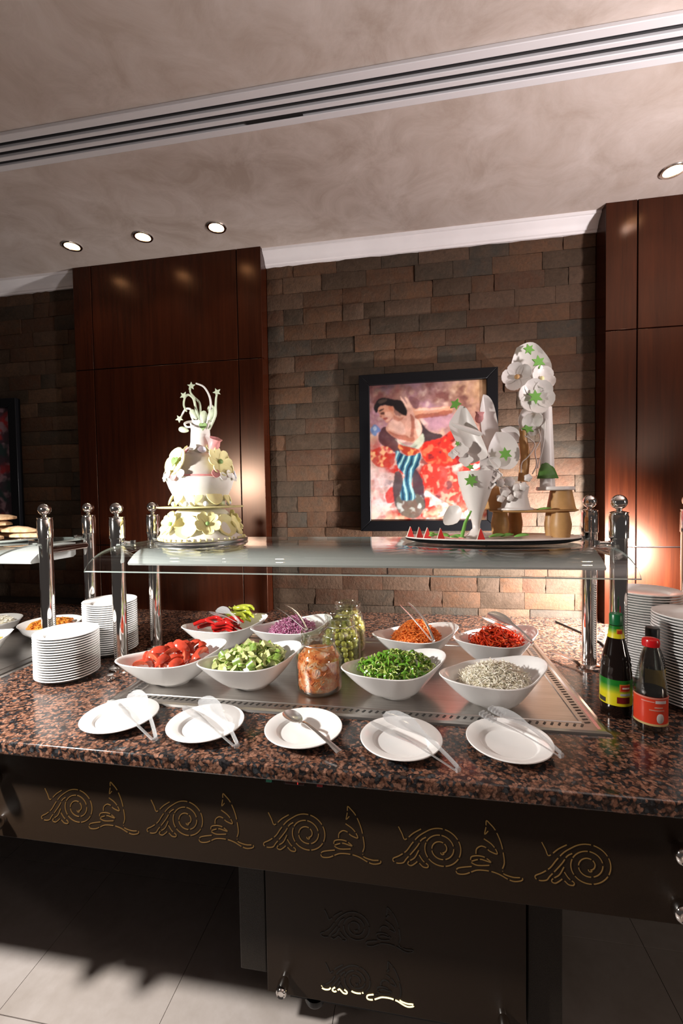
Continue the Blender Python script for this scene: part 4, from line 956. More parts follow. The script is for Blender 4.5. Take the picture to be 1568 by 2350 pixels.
label_wrap('logo_lettering', x, y, .0403, ZT+.084, ZT+.088, FRT+.42, FRT+.88, paint('logo_cream', (.7, .55, .45)), lb); label_wrap('text_band', x, y, .0394, ZT+.065, ZT+.071, FRT+.3, FRT+1.0, paint('text_grey', (.4, .42, .38)), lb)
label_wrap('chilli_picture', x, y, .0394, ZT+.044, ZT+.061, FRT+.1, FRT+.95, paint('picture_red', (.16, .008, .008)), lb); label_wrap('dark_patch', x, y, .0394, ZT+.040, ZT+.052, FRT-1.2, FRT-.6, paint('patch_dark', (.04, .035, .03)), lb)
nk = MB().lathe([(.0212, .214), (.0188, .226), (.0170, .247), (.0160, .247), (.0180, .226), (.0205, .214), (.0212, .214)], 36, L).build('neck_label', grad('neck_green_yellow', ZT+.205, ZT+.250), Bt)
label_wrap('neck_logo', x, y, .0181, ZT+.224, ZT+.240, FRT+.1, FRT+.9, paint('neck_orange', (.6, .24, .02)), nk); label_wrap('neck_logo_strip', x, y, .0186, ZT+.227, ZT+.236, FRT+.2, FRT+.9, paint('neck_red', (.42, .03, .01)), nk)
x, y = .597, 1.225
Bt = thing('sauce_bottle', 'half empty clear sauce bottle with red cap and red label', 'bottle', (x, y, ZT), 'sauce bottles by the plate stacks', world=True); L = Matrix.Translation((x, y, ZT+.0005))
MB().lathe([(0, 0), (.033, 0), (.0365, .004), (.037, .012), (.037, .100), (.035, .120), (.028, .160), (.021, .195), (.0165, .212), (.0165, .222), (.0145, .222), (.0145, .212), (.019, .195), (.026, .160), (.0330, .120), (.035, .100), (.035, .012), (.031, .006), (0, .006)], 40, L).build('bottle_body', m['jar'], Bt)
MB().lathe([(0, .0065), (.030, .0065), (.0344, .013), (.0344, .098), (.0335, .106), (0, .107)], 36, L).build('sauce', m['sauce'], Bt)
MB().lathe([(.0165, .216), (.0195, .2165), (.0200, .222), (.0200, .229), (.0185, .234), (.012, .2365), (0, .237)], 32, L).build('cap', m['cap_red'], Bt)
lb = label_wrap('front_label', x, y, .0372, ZT+.024, ZT+.096, FRT-1.3, FRT+1.6, paint('label_red', (.60, .045, .018), .3), Bt)
label_wrap('label_rim', x, y, .0379, ZT+.024, ZT+.029, FRT-1.3, FRT+1.6, paint('label_tan', (.5, .36, .16)), lb); label_wrap('label_rim', x, y, .0379, ZT+.0925, ZT+.096, FRT-1.3, FRT+1.6, paint('label_pink', (.6, .22, .16)), lb)
label_wrap('title_lettering', x, y, .0379, ZT+.082, ZT+.089, FRT+.25, FRT+.95, paint('title_grey', (.55, .5, .5)), lb); label_wrap('rule_line', x, y, .0379, ZT+.084, ZT+.086, FRT-.55, FRT+.2, paint('line_pink', (.65, .3, .25)), lb)
label_wrap('small_lettering', x, y, .0379, ZT+.070, ZT+.073, FRT+.2, FRT+.7, paint('line_pale', (.55, .28, .22)), lb); label_wrap('small_lettering', x, y, .0379, ZT+.063, ZT+.0655, FRT-.1, FRT+.8, paint('line_pale2', (.55, .24, .18)), lb)
MB().lathe([(0, .0012), (.009, .0010), (.011, 0), (0, 0)], 24, frame((x+.0374*math.cos(FRT+.55), y+.0374*math.sin(FRT+.55), ZT+.044), (math.cos(FRT+.55), math.sin(FRT+.55), 0)), sx=.8, sy=1.2).build('oyster_picture', paint('shell_grey', (.5, .46, .44)), lb)
x, y = .652, 1.330
Bt = thing('sauce_bottle', 'tall black sauce bottle standing behind the red capped one', 'bottle', (x, y, ZT), 'sauce bottles by the plate stacks', world=True); L = Matrix.Translation((x, y, ZT+.0005))
MB().lathe([(0, 0), (.026, 0), (.0295, .004), (.030, .012), (.030, .130), (.028, .150), (.018, .178), (.0145, .195), (.0145, .225), (0, .226)], 36, L).build('bottle_body', m['soy_glass'], Bt)
MB().lathe([(.0142, .196), (.0170, .197), (.0172, .232), (.0155, .2345), (0, .235)], 32, L).build('cap', m['cap_black'], Bt); label_wrap('front_label', x, y, .0302, ZT+.06, ZT+.125, FRT-.6, FRT+2.4, paint('label_ochre', (.30, .20, .03)), Bt)

# ================================================================== FAR BUFFET SECTION
rb = MB().lathe([(0, .002), (.05, .002), (.052, 0), (.058, 0), (.075, .010), (.105, .036), (.122, .066), (.1245, .068), (.120, .067), (.101, .040), (.072, .016), (.05, .008), (0, .007)], 52).mesh('round_bowl', m['porcelain'], angle=60)
m['roast'] = shredmat('roast_vegetables', [(.3, (.14, .018, .006)), (.45, (.55, .16, .02)), (.6, (.72, .36, .06)), (.75, (.40, .09, .015))], .35, 30); m['yellow'] = shredmat('yellow_salad', [(.3, (.5, .2, .02)), (.6, (.75, .5, .08)), (.8, (.7, .66, .4))], .4, 40)
ZF = ZT+.0046
def fill_round(x, y, mat, nm, label, seed, R=.096, n=170, wall=None):
    r = random.Random(seed); mb = MB().lathe([(0, .034), (R*.7, .036), (R*.96, .052), (R*.8, .060), (R*.4, .070), (0, .074)], 28)
    for _ in range(n):
        a, q = r.uniform(0, 6.28), math.sqrt(r.random())*R*.86; c = Vector((q*math.cos(a), q*math.sin(a), .074-.016*(q/R)**2)); d = Vector((r.uniform(-1, 1), r.uniform(-1, 1), r.uniform(-.4, .5))).normalized(); l = r.uniform(.01, .02); mb.tube([c-d*l/2, c+Vector((0, 0, .003)), c+d*l/2], r.uniform(.003, .006), 5, None, True, .6)
    if wall:
        for i, (vx, vy, vz) in enumerate(mb.v):
            rr = math.hypot(vx, vy); lim = wall(math.atan2(vy, vx), vz)
            if rr > lim: mb.v[i] = (vx*lim/rr, vy*lim/rr, vz)
    o = mb.build(nm, mat, None, org=(0, 0, 0), angle=60); o.location = (x, y, ZF); o['kind'] = 'stuff'; tag(o, label, 'vegetables')
tag(put(rb, 'round_bowl', None, (-1.620, 1.700, ZF)), 'white round bowl of roast vegetables behind the short plate stack', 'bowl', 'bowls on the far section'); fill_round(-1.620, 1.700, m['roast'], 'roast_vegetables', 'orange and brown roast vegetables in the bowl behind the short plate stack', 61)
tag(put(rb, 'round_bowl', None, (-1.930, 1.690, ZF)), 'white round bowl of green salad beside the roast vegetables', 'bowl', 'bowls on the far section'); fill_round(-1.930, 1.690, m['white_cab'], 'pale_salad', 'pale green salad in the bowl beside the roast vegetables', 62)
sq = lambda a, z: .80/max(abs(math.cos(a)), abs(math.sin(a)))**.75
sb = MB().lathe([(0, .002), (.045, .002), (.047, 0), (.055, 0), (.07, .014), (.105, .062), (.126, .085), (.1275, .088), (.122, .087), (.100, .064), (.066, .018), (0, .008)], 60, fx=sq).mesh('square_bowl', m['porcelain'], angle=50)
tag(put(sb, 'square_bowl', None, (-1.668, 1.405, ZF), (0, 0, .5)), 'white square bowl of yellow salad at the end of the far section', 'bowl', 'bowls on the far section'); fill_round(-1.668, 1.405, m['yellow'], 'yellow_salad', 'yellow and orange salad in the square bowl', 63, R=.100, wall=lambda a, z: float(np.interp(z, [.008, .018, .064, .087], [.03, .066, .100, .122]))*sq(a-.5, z)*.965-.0012)
# bread on the far shelf
pl = MB().lathe([(0, 0), (.14, 0), (.165, .006), (.172, .012), (.170, .014), (.160, .010), (.13, .006), (0, .006)], 48).mesh('bread_platter', m['chrome_soft'])
tag(put(pl, 'bread_platter', None, (-1.665, 1.520, ZS+.0006)), 'round steel platter of flatbread on the glass shelf of the far section', 'platter')
t = NT('baked_bread'); f = t.noise(30, 5, .65, t.coord()); t.base(t.ramp(f, [(.3, (.34, .17, .07)), (.55, (.62, .42, .25)), (.75, (.72, .55, .38))])); t.set(rough=.8); t.bump(f, .4, .006); m['bread'] = t.m
r = random.Random(8)
for i in range(9):
    k = (0, 0, 0, 0, 1, 1, 1, 2, 3)[i]; a = i*PI/2+.4 if k == 0 else i*2.09+.3; q = (.092, .066, .02, .0)[k]; pts = [(math.cos(b)*(.062+.008*math.cos(3*b+i))*1.0, math.sin(b)*.042*(1+.15*math.cos(2*b+i))) for b in np.linspace(0, 2*PI, 15)[:-1]]
    o = MB().cup(pts, .014, .009).build('flatbread', m['bread'], None, org=(0, 0, 0), angle=60); o.location = (-1.665+q*math.cos(a), 1.520+q*math.sin(a), ZS+.0225+.0245*k); o.rotation_euler = (r.uniform(-.04, .04), .04, a); tag(o, 'piece of flatbread heaped on the steel platter', 'bread', 'flatbread pieces')
# small things on the granite
solo(MB().lathe([(0, .0005), (.013, .0005), (.0145, .003), (.0145, .006), (.009, .008), (.008, .014), (.0115, .016), (.0115, .019), (0, .020)], 28, Matrix.Translation((-1.03, 1.318, ZT))), 'steel_puck', m['chrome'], 'small round steel knob on the granite beside the tray corner', 'knob', (-1.03, 1.318, ZT))
solo(MB().tube([(.66, 2.20, ZT+.004), (.72, 2.02, ZT+.004), (.745, 1.90, ZT+.004), (.735, 1.80, ZT+.004), (.70, 1.72, ZT+.004)], .0035, 8), 'power_cable', m['black_rubber'], 'thin black cable lying on the granite behind the guard post', 'cable', (.72, 1.95, ZT))
solo(strip(MB(), [(.500, 1.735, ZT+.020), (.530, 1.690, ZT+.022), (.560, 1.640, ZT+.018), (.565, 1.59, ZT+.012)], [.022, .018, .015, .012], .003, 0, None, (.8, .55, 0)), 'dark_scraper', m['pipe'], 'dark metal strip leaning at the guard post foot beside the tray', 'scraper', (.53, 1.66, ZT))

# ================================================================== CAKE ON THE GLASS SHELF
m['icing'] = plain('white_icing', (.80, .78, .74), .5, var=.03, vs=20); m['cream'] = plain('pale_yellow_sugar', (.82, .75, .38), .5, var=.08, vs=25); m['mint'] = plain('mint_sugar', (.62, .70, .52), .5, var=.12, vs=40)
m['leafgreen'] = plain('green_sugar', (.22, .36, .12), .5); m['pinksugar'] = plain('pink_sugar', (.72, .30, .30), .45, var=.15, vs=60); m['bluesugar'] = plain('pale_blue_sugar', (.60, .64, .74), .5); m['silver'] = plain('silver_board', (.6, .6, .6), .25, 1.0)
m['taupe'] = plain('grey_fondant', (.55, .50, .45), .6, var=.06, vs=18)
CX, CY = -.788, 1.525; CZ = ZS+.0006
CK_ = thing('tiered_cake', 'white and yellow tiered sugar cake with flowers and star sprays on the glass shelf', 'cake', (CX, CY, CZ), world=True)
LC = Matrix.Translation((CX, CY, 0))
def rp(a, r, z): return Vector((CX+r*math.cos(a), CY+r*math.sin(a), z))
def outv(a, tilt=0.0): return Vector((math.cos(a)*math.cos(tilt), math.sin(a)*math.cos(tilt), math.sin(tilt)))
def heart(w): return [(w*.5*(16*math.sin(t_)**3)/16, w*.5*(13*math.cos(t_)-5*math.cos(2*t_)-2*math.cos(3*t_)-math.cos(4*t_))/15) for t_ in np.linspace(0, 2*PI, 23)[:-1]]
def star(R, k=.45, n=5, a0=PI/2): return [((R if i % 2 == 0 else R*k)*math.cos(a0+PI*i/n), (R if i % 2 == 0 else R*k)*math.sin(a0+PI*i/n)) for i in range(2*n)]
def petal(l, w): return [(w/2*math.sin(a)*(1-.25*math.cos(a)), l/2-l/2*math.cos(a)*1.0) for a in np.linspace(0, 2*PI, 15)[:-1]]
def flower(name, M_, R, mat, parent, n=5, center=None, cupd=.25, roll=0.0, heartc=None, wide=1.0, lobed=False):
    F = None
    for i in range(n):
        Mi = M_ @ Matrix.Rotation(roll+2*PI*i/n, 4, 'Z') @ Matrix.Rotation(cupd, 4, 'X')
        pts = petal(R, R*1.05*wide) if not lobed else [(x*1.0, y+R*.52) for x, y in heart(R*1.15)]
        o = MB().cup(pts, -R*.10, R*.05+.0008, Mi).build('petal' if F is not None else name, mat, F if F is not None else parent, angle=60)
        if F is None: F = o
    if center == 'star': MB().prism(star(R*.42), -.001, .004, M_ @ Matrix.Translation((0, 0, R*.12))).build('star', m['leafgreen2'], F)
    elif center == 'heart': MB().cup(heart(R*.7), .002, .002, M_ @ Matrix.Translation((0, 0, R*.2))).build('heart', m['leafgreen'], F)
    elif center is not None: MB().sphere((0, 0, R*.12), R*.17, 12, 8, (1, 1, .7), M_).build('flower_eye', m[center], F)
    return F
m['leafgreen2'] = plain('bright_green_sugar', (.17, .42, .075), .4)
MB().lathe([(0, 0), (.166, 0), (.168, .003), (.168, .010), (.165, .012), (0, .012)], 56, Matrix.Translation((CX, CY, CZ))).build('cake_board', m['silver'], CK_)
zb = CZ+.0122
MB().lathe([(0, 0), (.150, 0), (.150, .004), (.138, .020), (.122, .045), (.108, .070), (.098, .094), (.085, .106), (.060, .112), (0, .113)], 48, Matrix.Translation((CX, CY, zb))).build('lower_tier', m['icing'], CK_, angle=60)
r = random.Random(2)
for i in range(11):      # big yellow petals leaning on the lower tier
    a = i*2*PI/11+.2; flower('yellow_flower', frame(rp(a, .118+.006*(i % 2), zb+.045+.012*(i % 2)), outv(a, .45)), .046, m['cream'], CK_, 5 if i % 2 else 4, 'leafgreen' if i % 2 else None, .35, r.uniform(0, 2), lobed=i % 2 == 1, wide=1.15)
sc_ = MB().sphere((0, 0, 0), .006, 8, 6).mesh('sugar_crumb', m['cream'])
for i in range(44):
    a = i*2*PI/44; p = rp(a, .154+r.uniform(-.004, .002), zb+.0045); put(sc_, 'sugar_crumb', CK_, tuple(p-Vector((CX, CY, CZ))), (0, 0, 0), (r.uniform(.5, .9),)*3)
ZD = zb+.113
MB().lathe([(0, 0), (.150, 0), (.1555, .002), (.156, .0045), (.152, .006), (0, .006)], 56, Matrix.Translation((CX, CY, ZD))).build('yellow_disc', m['cream'], CK_)
ZU = ZD+.006
MB().lathe([(0, 0), (.070, 0), (.078, .004), (.096, .034), (.112, .068), (.122, .098), (.123, .104), (.119, .107), (0, .107)], 52, Matrix.Translation((CX, CY, ZU))).build('upper_bowl_tier', m['icing'], CK_, angle=60)
for i in range(9):       # hearts and shells standing round the upper bowl
    a = -1.30+i*2*PI/9
    if i % 2 == 0: MB().cup(heart(.052), .004, .003, frame(rp(a, .100, ZU+.030), outv(a, .35))).build('yellow_heart', m['cream'], CK_, angle=60)
    else: MB().cup([(x*1.0, y-.022) for x, y in petal(.054, .062)], .006, .003, frame(rp(a, .106, ZU+.026), outv(a, .5))).build('yellow_shell', m['cream'], CK_, angle=60)
    MB().sphere(tuple(rp(a+.36, .100, ZU+.0095)), .0095, 12, 8).build('sugar_ball', m['mint' if i % 2 else 'bluesugar'], CK_)
ZM = ZU+.107
MB().lathe([(0, 0), (.110, 0), (.112, .006), (.104, .022), (.092, .046), (.080, .068), (.064, .084), (.046, .093), (0, .095)], 48, Matrix.Translation((CX, CY, ZM))).build('dome_tier', m['taupe'], CK_, angle=60)
MB().lathe([(.113, 0), (.1155, .003), (.113, .007), (.109, .006)], 48, Matrix.Translation((CX, CY, ZM))).build('pink_band', m['pinksugar'], CK_)
for i, (a, tl_, R, lob) in enumerate(((-2.02, .35, .054, False), (-.36, .35, .056, True), (.75, .35, .045, False), (1.8, .3, .05, True), (2.9, .35, .050, False))):
    flower('cream_flower', frame(rp(a, .100, ZM+.052), outv(a, tl_)), R, m['cream'], CK_, 4, 'heart' if i == 0 else 'leafgreen', .18, .4, lobed=lob, wide=1.2)
for i in range(26):      # little blossoms round the rim
    a = i*2*PI/26+.05; mat = ('icing', 'bluesugar', 'icing', 'pinksugar', 'icing')[i % 5]
    if -1.5 < ((a+PI) % (2*PI))-PI < -.75: continue
    flower('rim_blossom', frame(rp(a, .124, ZM-.002+.010*(i % 2)), outv(a, .3)), .0165, m[mat], CK_, 5, None, .3, i)
ZV = ZM+.092
for i in range(10):
    a = i*2*PI/10+.3; flower('top_blossom', frame(rp(a, .050, ZV+.004+.008*(i % 2)), outv(a, .6)), .016, m[('bluesugar', 'cream', 'pinksugar', 'icing')[i % 4]], CK_, 5, None, .35, i)
MB().lathe([(0, 0), (.045, 0), (.041, .012), (.036, .040), (.034, .085), (.036, .105), (.038, .115), (.034, .116), (.030, .100), (0, .098)], 40, Matrix.Translation((CX+.004, CY, ZV))).build('sugar_vase', m['icing'], CK_, angle=60)
MB().lathe([(0, 0), (.010, .004), (.018, .016), (.021, .034), (.018, .046), (.023, .056), (.018, .054), (.012, .048), (.008, .052), (0, .046)], 18, frame(rp(-.35, .062, ZV-.004), (.45, -.25, 1)), fx=lambda a, z: 1+.10*math.cos(5*a+z*160)).build('pink_rose', m['pinksugar'], CK_, angle=70)
def vp(px, py, Y=CY): return at(px, py, Y)
sprays = [[(472, 985), (478, 960), (484, 935), (481, 910), (468, 888), (450, 880)], [(462, 975), (460, 950), (458, 925), (446, 912), (437, 900), (437, 888)], [(480, 985), (494, 955), (495, 935), (496, 915), (498, 905)],
          [(455, 985), (440, 955), (438, 940), (428, 938), (421, 946), (415, 960)], [(458, 965), (450, 938), (444, 915), (432, 906), (424, 914), (422, 930), (428, 944)], [(475, 970), (488, 958), (492, 940), (484, 930), (478, 940), (484, 952)], [(450, 970), (436, 968), (424, 972), (430, 980), (446, 978)]]
for i, q in enumerate(sprays):
    P = smooth([(p[0], p[1]) for p in q], 4); n = len(P)
    MB().tube([vp(px, py, CY-.02+.012*i*(1 if i % 2 else -1)*(k/n)) for k, (px, py) in enumerate(P)], [.0052*(1-.45*k/n) for k in range(n)], 8).build('sugar_spray', m['mint'] if i % 3 else m['icing'], CK_)
for px, py, i in ((439, 886, 0), (498, 900, 2), (412, 961, 3), (422, 908, 4)):
    MB().prism(star(.0155), -.002, .002, frame(vp(px, py, CY-.022), (.1, -1, .1), roll=.2*i)).build('sugar_star', m['mint'], CK_)
for px, py, q, a in ((466, 958, .050, 0), (452, 948, .045, .6), (478, 950, .05, -.5), (433, 975, .04, 1.3)):
    MB().cup(petal(q, q*.55), .006, .002, frame(vp(px, py+14, CY-.03), (.1, -1, .2), roll=a)).build('mint_leaf', m['mint'], CK_, angle=60)
MB().prism(heart(.030), -.0015, .0025, frame(vp(466, 978, CY-.036), (0, -1, .1))).build('green_heart', m['leafgreen'], CK_)

# ================================================================== SUGAR SHOWPIECE ON THE GLASS SHELF
m['sugarwhite'] = plain('white_chocolate', (.74, .69, .66), .38, var=.03, vs=20); m['tan'] = plain('tan_chocolate', (.52, .29, .11), .45, var=.10, vs=30); m['melon'] = plain('watermelon_red', (.55, .035, .03), .35); m['rind'] = plain('watermelon_rind', (.72, .66, .55), .5)
PXc, PYc = .250, 1.520
OP = thing('oval_platter', 'oval dark mirror platter with white rim on the glass shelf under the showpiece', 'platter', (PXc, PYc, CZ), world=True); LP = Matrix.Translation((PXc, PYc, CZ))
MB().lathe([(0, 0), (.86, 0), (.98, .008), (1.0, .013), (.985, .0145), (.96, .013)], 64, LP, .283, .140).build('mirror_base', m['black'], OP, angle=60); MB().lathe([(0, .0142), (.985, .0142), (1.0, .0155), (.985, .019), (.95, .0165), (0, .0165)], 64, LP, .283, .140).build('white_rim', m['sugarwhite'], OP, angle=60)
ZP = CZ+.0166
SH = thing('sugar_showpiece', 'tall white chocolate showpiece of vases, flowers and green stars', 'showpiece', (PXc, PYc, ZP), world=True)
def Tm(p): return Matrix.Translation(p)
# upper oval tier on barrels
c3 = at(1222, 1172, 1.560); ZQ = 1.462
MB().lathe([(0, 0), (.92, 0), (1, .004), (.99, .008), (0, .009)], 56, Tm((c3.x, 1.555, ZQ)), .142, .088).build('upper_oval_tier', m['tan'], SH, angle=60)
for px, yy, r0 in ((1287, 1.500, .032), (1148, 1.545, .029), (1182, 1.595, .025), (1266, 1.556, .022)):
    q = at(px, 1200, yy); MB().lathe([(0, 0), (r0*.86, 0), (r0, .030), (r0*1.02, .042), (r0*.8, ZQ-ZP-.0002), (0, ZQ-ZP-.0002)], 28, Tm((q.x, yy, ZP))).build('tan_barrel', m['tan'], SH, angle=50)
ZR = ZQ+.009
q = at(1288, 1140, 1.545); MB().lathe([(0, 0), (.046, 0), (.043, .008), (.033, .062), (0, .062)], 32, Tm((q.x, 1.545, ZR))).build('tan_cup', m['tan'], SH); cupx = q.x
MB().lathe([(0, 0), (.056, 0), (.059, .003), (.058, .012), (0, .012)], 40, Tm((q.x-.018, 1.545, ZR+.062))).build('white_cup_plate', m['sugarwhite'], SH)
q = at(1183, 1130, 1.520); drx = q.x; MB().lathe([(0, 0), (.056, 0), (.056, .005), (.046, .008), (.038, .045), (.042, .070), (.044, .076), (.040, .077), (0, .070)], 36, Tm((drx, 1.520, ZR))).build('white_drum', m['sugarwhite'], SH, angle=50)
q = at(1130, 1140, 1.580); MB().lathe([(0, 0), (.040, 0), (.036, .006), (.020, .085), (0, .085)], 28, Tm((q.x, 1.580, ZR))).build('tan_cone', m['tan'], SH)
for px, py, rr in ((1170, 1105, .016), (1186, 1118, .013), (1202, 1116, .014), (1160, 1128, .016), (1150, 1143, .013), (1188, 1134, .012), (1150, 1108, .014), (1213, 1096, .012), (1172, 1142, .011)):
    MB().cup([(rr*(1+.12*math.cos(5*a))*math.cos(a), rr*(1+.12*math.cos(5*a))*math.sin(a)) for a in np.linspace(0, 2*PI, 21)[:-1]], .005, .006, frame(at(px, py, 1.474), (.05, -1, .15))).build('sugar_blossom', m['sugarwhite'], SH, angle=60)
# the front vase with its star
vb = at(1084, 1225, 1.485); zt = at(1084, 1082, 1.485).z; vx, vy = at(1093, 1150, 1.485).x, 1.485
MB().lathe([(0, 0), (.040, 0), (.042, .004), (.030, .010), (.012, .030), (.013, .045), (.022, .080), (.040, .130), (.056, .180), (.0600, zt-ZP), (.0570, zt-ZP), (.052, .180), (0, .150)], 40, Tm((vx, vy, ZP))).build('white_vase', m['sugarwhite'], SH, angle=55)
def px2(poly, Y):
    c = at(sum(p[0] for p in poly)/len(poly), sum(p[1] for p in poly)/len(poly), Y); return c, [((at(px, py, Y)-c).x, (at(px, py, Y)-c).z) for px, py in poly]
def sheet(name, poly, Y, dome, mat=None, th=.0035, nrm=(0, -1, 0)):
    c, P = px2(smooth(poly+[poly[0]], 3)[:-1], Y)
    return MB().cup(P, dome, th, frame(c, nrm)).build(name, mat or m['sugarwhite'], SH, angle=60)
def green(px, py, Y, R, a=0.0, n=6, nrm=(.15, -1, .1), mat='leafgreen2'): return MB().prism(star(R, .5, n), -.0015, .003, frame(at(px, py, Y), nrm, roll=a)).build('green_star', m[mat], SH)
green(1081, 1103, 1.424, .022, .2)
sheet('curled_leaf', [(1055, 928), (1038, 955), (1030, 975), (1048, 1015), (1072, 1062), (1102, 1058), (1120, 1046), (1108, 1010), (1090, 970), (1070, 935)], 1.470, -.020, nrm=(-.25, -1, .1))
sheet('curled_leaf', [(1110, 905), (1102, 940), (1104, 985), (1112, 1030), (1128, 1040), (1146, 1002), (1142, 960), (1134, 925), (1122, 908)], 1.500, -.014, nrm=(.2, -1, .05))
sheet('leaf_roll', [(1038, 968), (1040, 978), (1098, 1002), (1106, 995), (1085, 984)], 1.462, .006, nrm=(-.2, -1, -.4))
sheet('broad_petal', [(1140, 990), (1122, 1025), (1120, 1052), (1138, 1072), (1168, 1078), (1188, 1062), (1194, 1035), (1186, 1010), (1168, 992)], 1.462, -.016, nrm=(.1, -1, .15))
sheet('broad_petal', [(1150, 985), (1172, 978), (1192, 990), (1188, 1015), (1162, 1010)], 1.482, -.01); sheet('broad_petal', [(1102, 1055), (1140, 1048), (1150, 1068), (1128, 1085), (1104, 1078)], 1.452, -.008)
green(1160, 1042, 1.448, .022, .1); green(1046, 928, 1.455, .020, .9, 5, (-.5, -1, .3)); green(1080, 1072, 1.440, .012, .3, 5, (0, -1, .6)); green(1050, 1018, 1.450, .009, .5, 5)
for px, py, rr in ((1058, 1032, .022), (1040, 1042, .014), (1070, 1055, .020), (1132, 1092, .020), (1112, 1082, .018), (1128, 1112, .012), (1142, 1090, .014)):
    MB().cup([(rr*(1+.16*math.cos(4*a))*math.cos(a), rr*(1+.16*math.cos(4*a))*math.sin(a)) for a in np.linspace(0, 2*PI, 25)[:-1]], -.005, .005, frame(at(px, py, 1.446), (-.1, -1, .2))).build('sugar_blossom', m['sugarwhite'], SH, angle=60)
MB().lathe([(0, 0), (.009, .004), (.014, .016), (.012, .030), (.015, .038), (0, .030)], 14, frame(at(1099, 972, 1.505), (.1, -.2, 1)), fx=lambda a, z: 1+.1*math.cos(5*a)).build('pink_rose', m['pinksugar'], SH, angle=60)
sheet('shell_petal', [(1030, 1160), (1018, 1185), (1022, 1205), (1050, 1200), (1060, 1175), (1052, 1160)], 1.475, -.012, nrm=(-.2, -1, .3))
# the tall back group: half tube, ribbons and flower cluster
zt0 = ZR+.074; ztop = at(1248, 935, 1.545).z; tx = at(1252, 1000, 1.545).x
vs, fs = [], []
for j in range(9):
    z = zt0+(ztop-zt0)*j/8; R = .030-.010*j/8
    for rr in (R, R-.003):
        for k in range(11): a = -.5+PI*1.15*k/10-PI*.62; vs.append((tx+rr*math.cos(a), 1.545-rr*math.sin(a)*-1, z))
for j in range(8):
    for k in range(10):
        a = j*22+k; fs += [(a, a+1, a+23, a+22), (a+12, a+11, a+33, a+34)]
    a = j*22; fs += [(a+11, a, a+22, a+33), (a+10, a+21, a+43, a+32)]
for k in range(10): fs += [(k, k+11, k+12, k+1), (176+k, 176+k+1, 176+k+12, 176+k+11)]
MB().add(vs, fs).build('tall_half_tube', m['sugarwhite'], SH, angle=50)
MB().tube([at(1200, 1105, 1.55), at(1206, 1050, 1.55), at(1200, 1000, 1.552), at(1205, 950, 1.552)], [.016, .015, .013, .010], 14).build('tan_stalk', m['tan'], SH)
for q, w in (([(1236, 985), (1240, 1010), (1228, 1035), (1232, 1065), (1222, 1088)], .004), ([(1252, 960), (1250, 1000), (1243, 1040), (1236, 1062), (1234, 1075)], .0035), ([(1205, 1000), (1228, 1020), (1212, 1048), (1198, 1062), (1196, 1085)], .004)):
    P = smooth(q, 4); MB().tube([at(px, py, 1.525) for px, py in P], w, 8, None, True, .5).build('sugar_ribbon', m['sugarwhite'], SH)
sheet('tall_petal', [(1186, 798), (1175, 830), (1172, 860), (1180, 885), (1225, 885), (1262, 870), (1266, 835), (1250, 808), (1230, 788), (1210, 786)], 1.552, -.016)
flower('white_flower', frame(at(1187, 866, 1.530), (-.25, -1, .1)), .050, m['sugarwhite'], SH, 5, 'tan', .30, .2, wide=.92)
flower('white_flower', frame(at(1242, 870, 1.535), (.35, -1, .25)), .046, m['sugarwhite'], SH, 5, 'cream', .42, .5, wide=.95)
flower('white_flower', frame(at(1229, 911, 1.512), (.08, -1, .05)), .060, m['sugarwhite'], SH, 6, None, .30, .25, wide=.88)
green(1229, 911, 1.498, .024, 0.05); green(1214, 802, 1.536, .019, .3); green(1236, 831, 1.528, .023, .1); green(1212, 985, 1.520, .020, .2, 5, (.1, -1, .9))
flower('drooping_flower', frame(at(1220, 962, 1.528), (.05, -1, -.8)), .036, m['sugarwhite'], SH, 5, None, .45, .6, wide=1.1); sheet('drooping_petal', [(1198, 940), (1190, 965), (1200, 990), (1225, 1000), (1245, 985), (1250, 950), (1225, 935)], 1.535, -.012, nrm=(0, -1, -.2))
MB().cup([(-.034, -.020), (.034, -.020), (.026, .012), (.006, .046), (-.004, .048), (-.022, .014)], .010, .004, frame(at(1256, 1084, 1.515), (.1, -1, .35))).build('green_leaf', plain('dark_green_sugar', (.06, .16, .025), .45), SH, angle=60)
# fruit and leaves round the foot
wm = MB().add([(-.012, -.006, 0), (.012, -.006, 0), (0, .010, 0), (.001, .0, .034), (-.0005, .0, .034)], [(2, 1, 0), (0, 1, 3, 4), (1, 2, 3), (2, 0, 4), (2, 4, 3)]).mesh('watermelon_piece', m['melon'], angle=10)
wr = MB().add([(-.0125, -.006, 0), (-.0150, -.005, 0), (-.002, .0112, 0), (.0005, .0105, 0), (-.0025, .001, .0365), (-.0008, .0005, .0352)], [(0, 1, 2, 3), (0, 5, 4, 1), (1, 4, 2), (3, 2, 4, 5), (0, 3, 5)]).mesh('rind', m['rind'], angle=10)
for i, (px, py, yy) in enumerate(((943, 1228, 1.505), (963, 1228, 1.478), (982, 1230, 1.455), (1012, 1234, 1.428), (1104, 1238, 1.412))):
    w = at(px, py, yy); o = tag(put(wm, 'watermelon_piece', None, (w.x, yy, ZP), (0, 0, rnd.uniform(-.3, .3))), 'small red watermelon pyramid on the oval platter', 'watermelon', 'watermelon pyramids on the platter'); put(wr, 'rind', o)
def leaf(x, yy, l, w, a, tilt, nm='garnish_leaf', mat='leafgreen2'):
    o = MB().cup(petal(l, w), .006, .0022).build(nm, m[mat], None, org=(0, 0, 0), angle=60); o.location = (x, yy, ZP+.007); o.rotation_euler = (tilt, 0, a); return tag(o, 'green garnish leaf lying on the oval platter', 'leaf', 'garnish leaves on the platter')
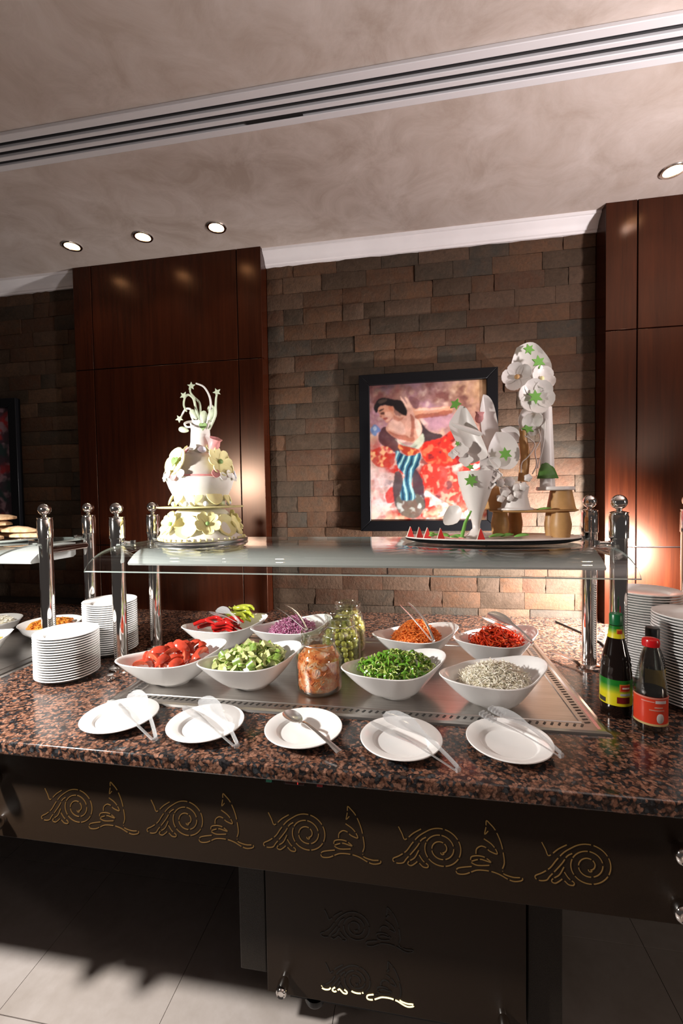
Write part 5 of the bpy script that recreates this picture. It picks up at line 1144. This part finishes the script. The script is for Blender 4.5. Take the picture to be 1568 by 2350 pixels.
for px, yy, l, a in ((1000, 1.50, .05, .4), (1020, 1.475, .045, 2.0), (1068, 1.430, .04, 1.2), (1122, 1.440, .055, -1.2), (1150, 1.452, .05, -1.0), (992, 1.47, .035, 3.0), (1008, 1.455, .05, -.6), (1035, 1.45, .05, .9), (1180, 1.448, .05, -1.3), (1052, 1.412, .04, 2.4)):
    leaf(at(px, 1225, yy).x, yy, l, l*.5, a, .12)
P = [at(1060, 1222, 1.425), at(1068, 1200, 1.425), at(1082, 1172, 1.425)]; P[0].z = ZP+.006
solo(MB().tube(P, [.006, .0052, .0025], 10), 'green_stalk', m['leafgreen2'], 'upright green stalk leaning on the white vase of the showpiece', 'stalk', (P[0].x, P[0].y, ZP))
w = at(1264, 1163, 1.500)
MB().cup(petal(.045, .022), .004, .002, TR((w.x, 1.492, ZR+.006), -.1, 0, 1.4)).build('tier_leaf', m['leafgreen2'], SH, angle=60)

# ================================================================== LAID CUTLERY COMES TO REST
bpy.context.view_layer.update()
def solid_tree(objs):
    V, F = [], []
    for o in objs:
        for c in [o]+list(o.children_recursive):
            if c.type != 'MESH': continue
            n = len(V); V += [c.matrix_world @ v.co for v in c.data.vertices]; F += [tuple(i+n for i in p.vertices) for p in c.data.polygons]
    return V, F
def rest(o, under, press=.0002):         # lift clear of what lies under it, then let it down onto it
    V, F = solid_tree(under); t_ = BVHTree.FromPolygons(V, F); o.location.z += .02
    bpy.context.view_layer.update(); W_, _ = solid_tree([o]); g = 9.0
    for p in W_:
        h = t_.ray_cast(p, Vector((0, 0, -1)), .3)
        if h[0] is not None: g = min(g, h[3])
    up = BVHTree.FromPolygons(*solid_tree([o]))
    for p in V:
        h = up.ray_cast(p, Vector((0, 0, 1)), .3)
        if h[0] is not None: g = min(g, h[3])
    o.location.z -= min(g-press, .06) if g < 1 else .02
    for _ in range(24):                  # edges that met between the sample points
        bpy.context.view_layer.update()
        if not BVHTree.FromPolygons(*solid_tree([o])).overlap(t_): break
        o.location.z += .0004
by = lambda n, k: [o for o in bpy.data.objects if o.parent is None and o.name.split('.')[0] == n and k in o.get('label', '')]
SPL = [o for o in bpy.data.objects if o.get('group') == 'plates along the counter edge']
for o in [o for o in bpy.data.objects if o.get('group') == G5]+by('serving_spoon', ''): rest(o, SPL+[top])
rest(by('serving_tongs', 'over the chillies')[0], RC+by('leaf_bowl', 'chillies'))
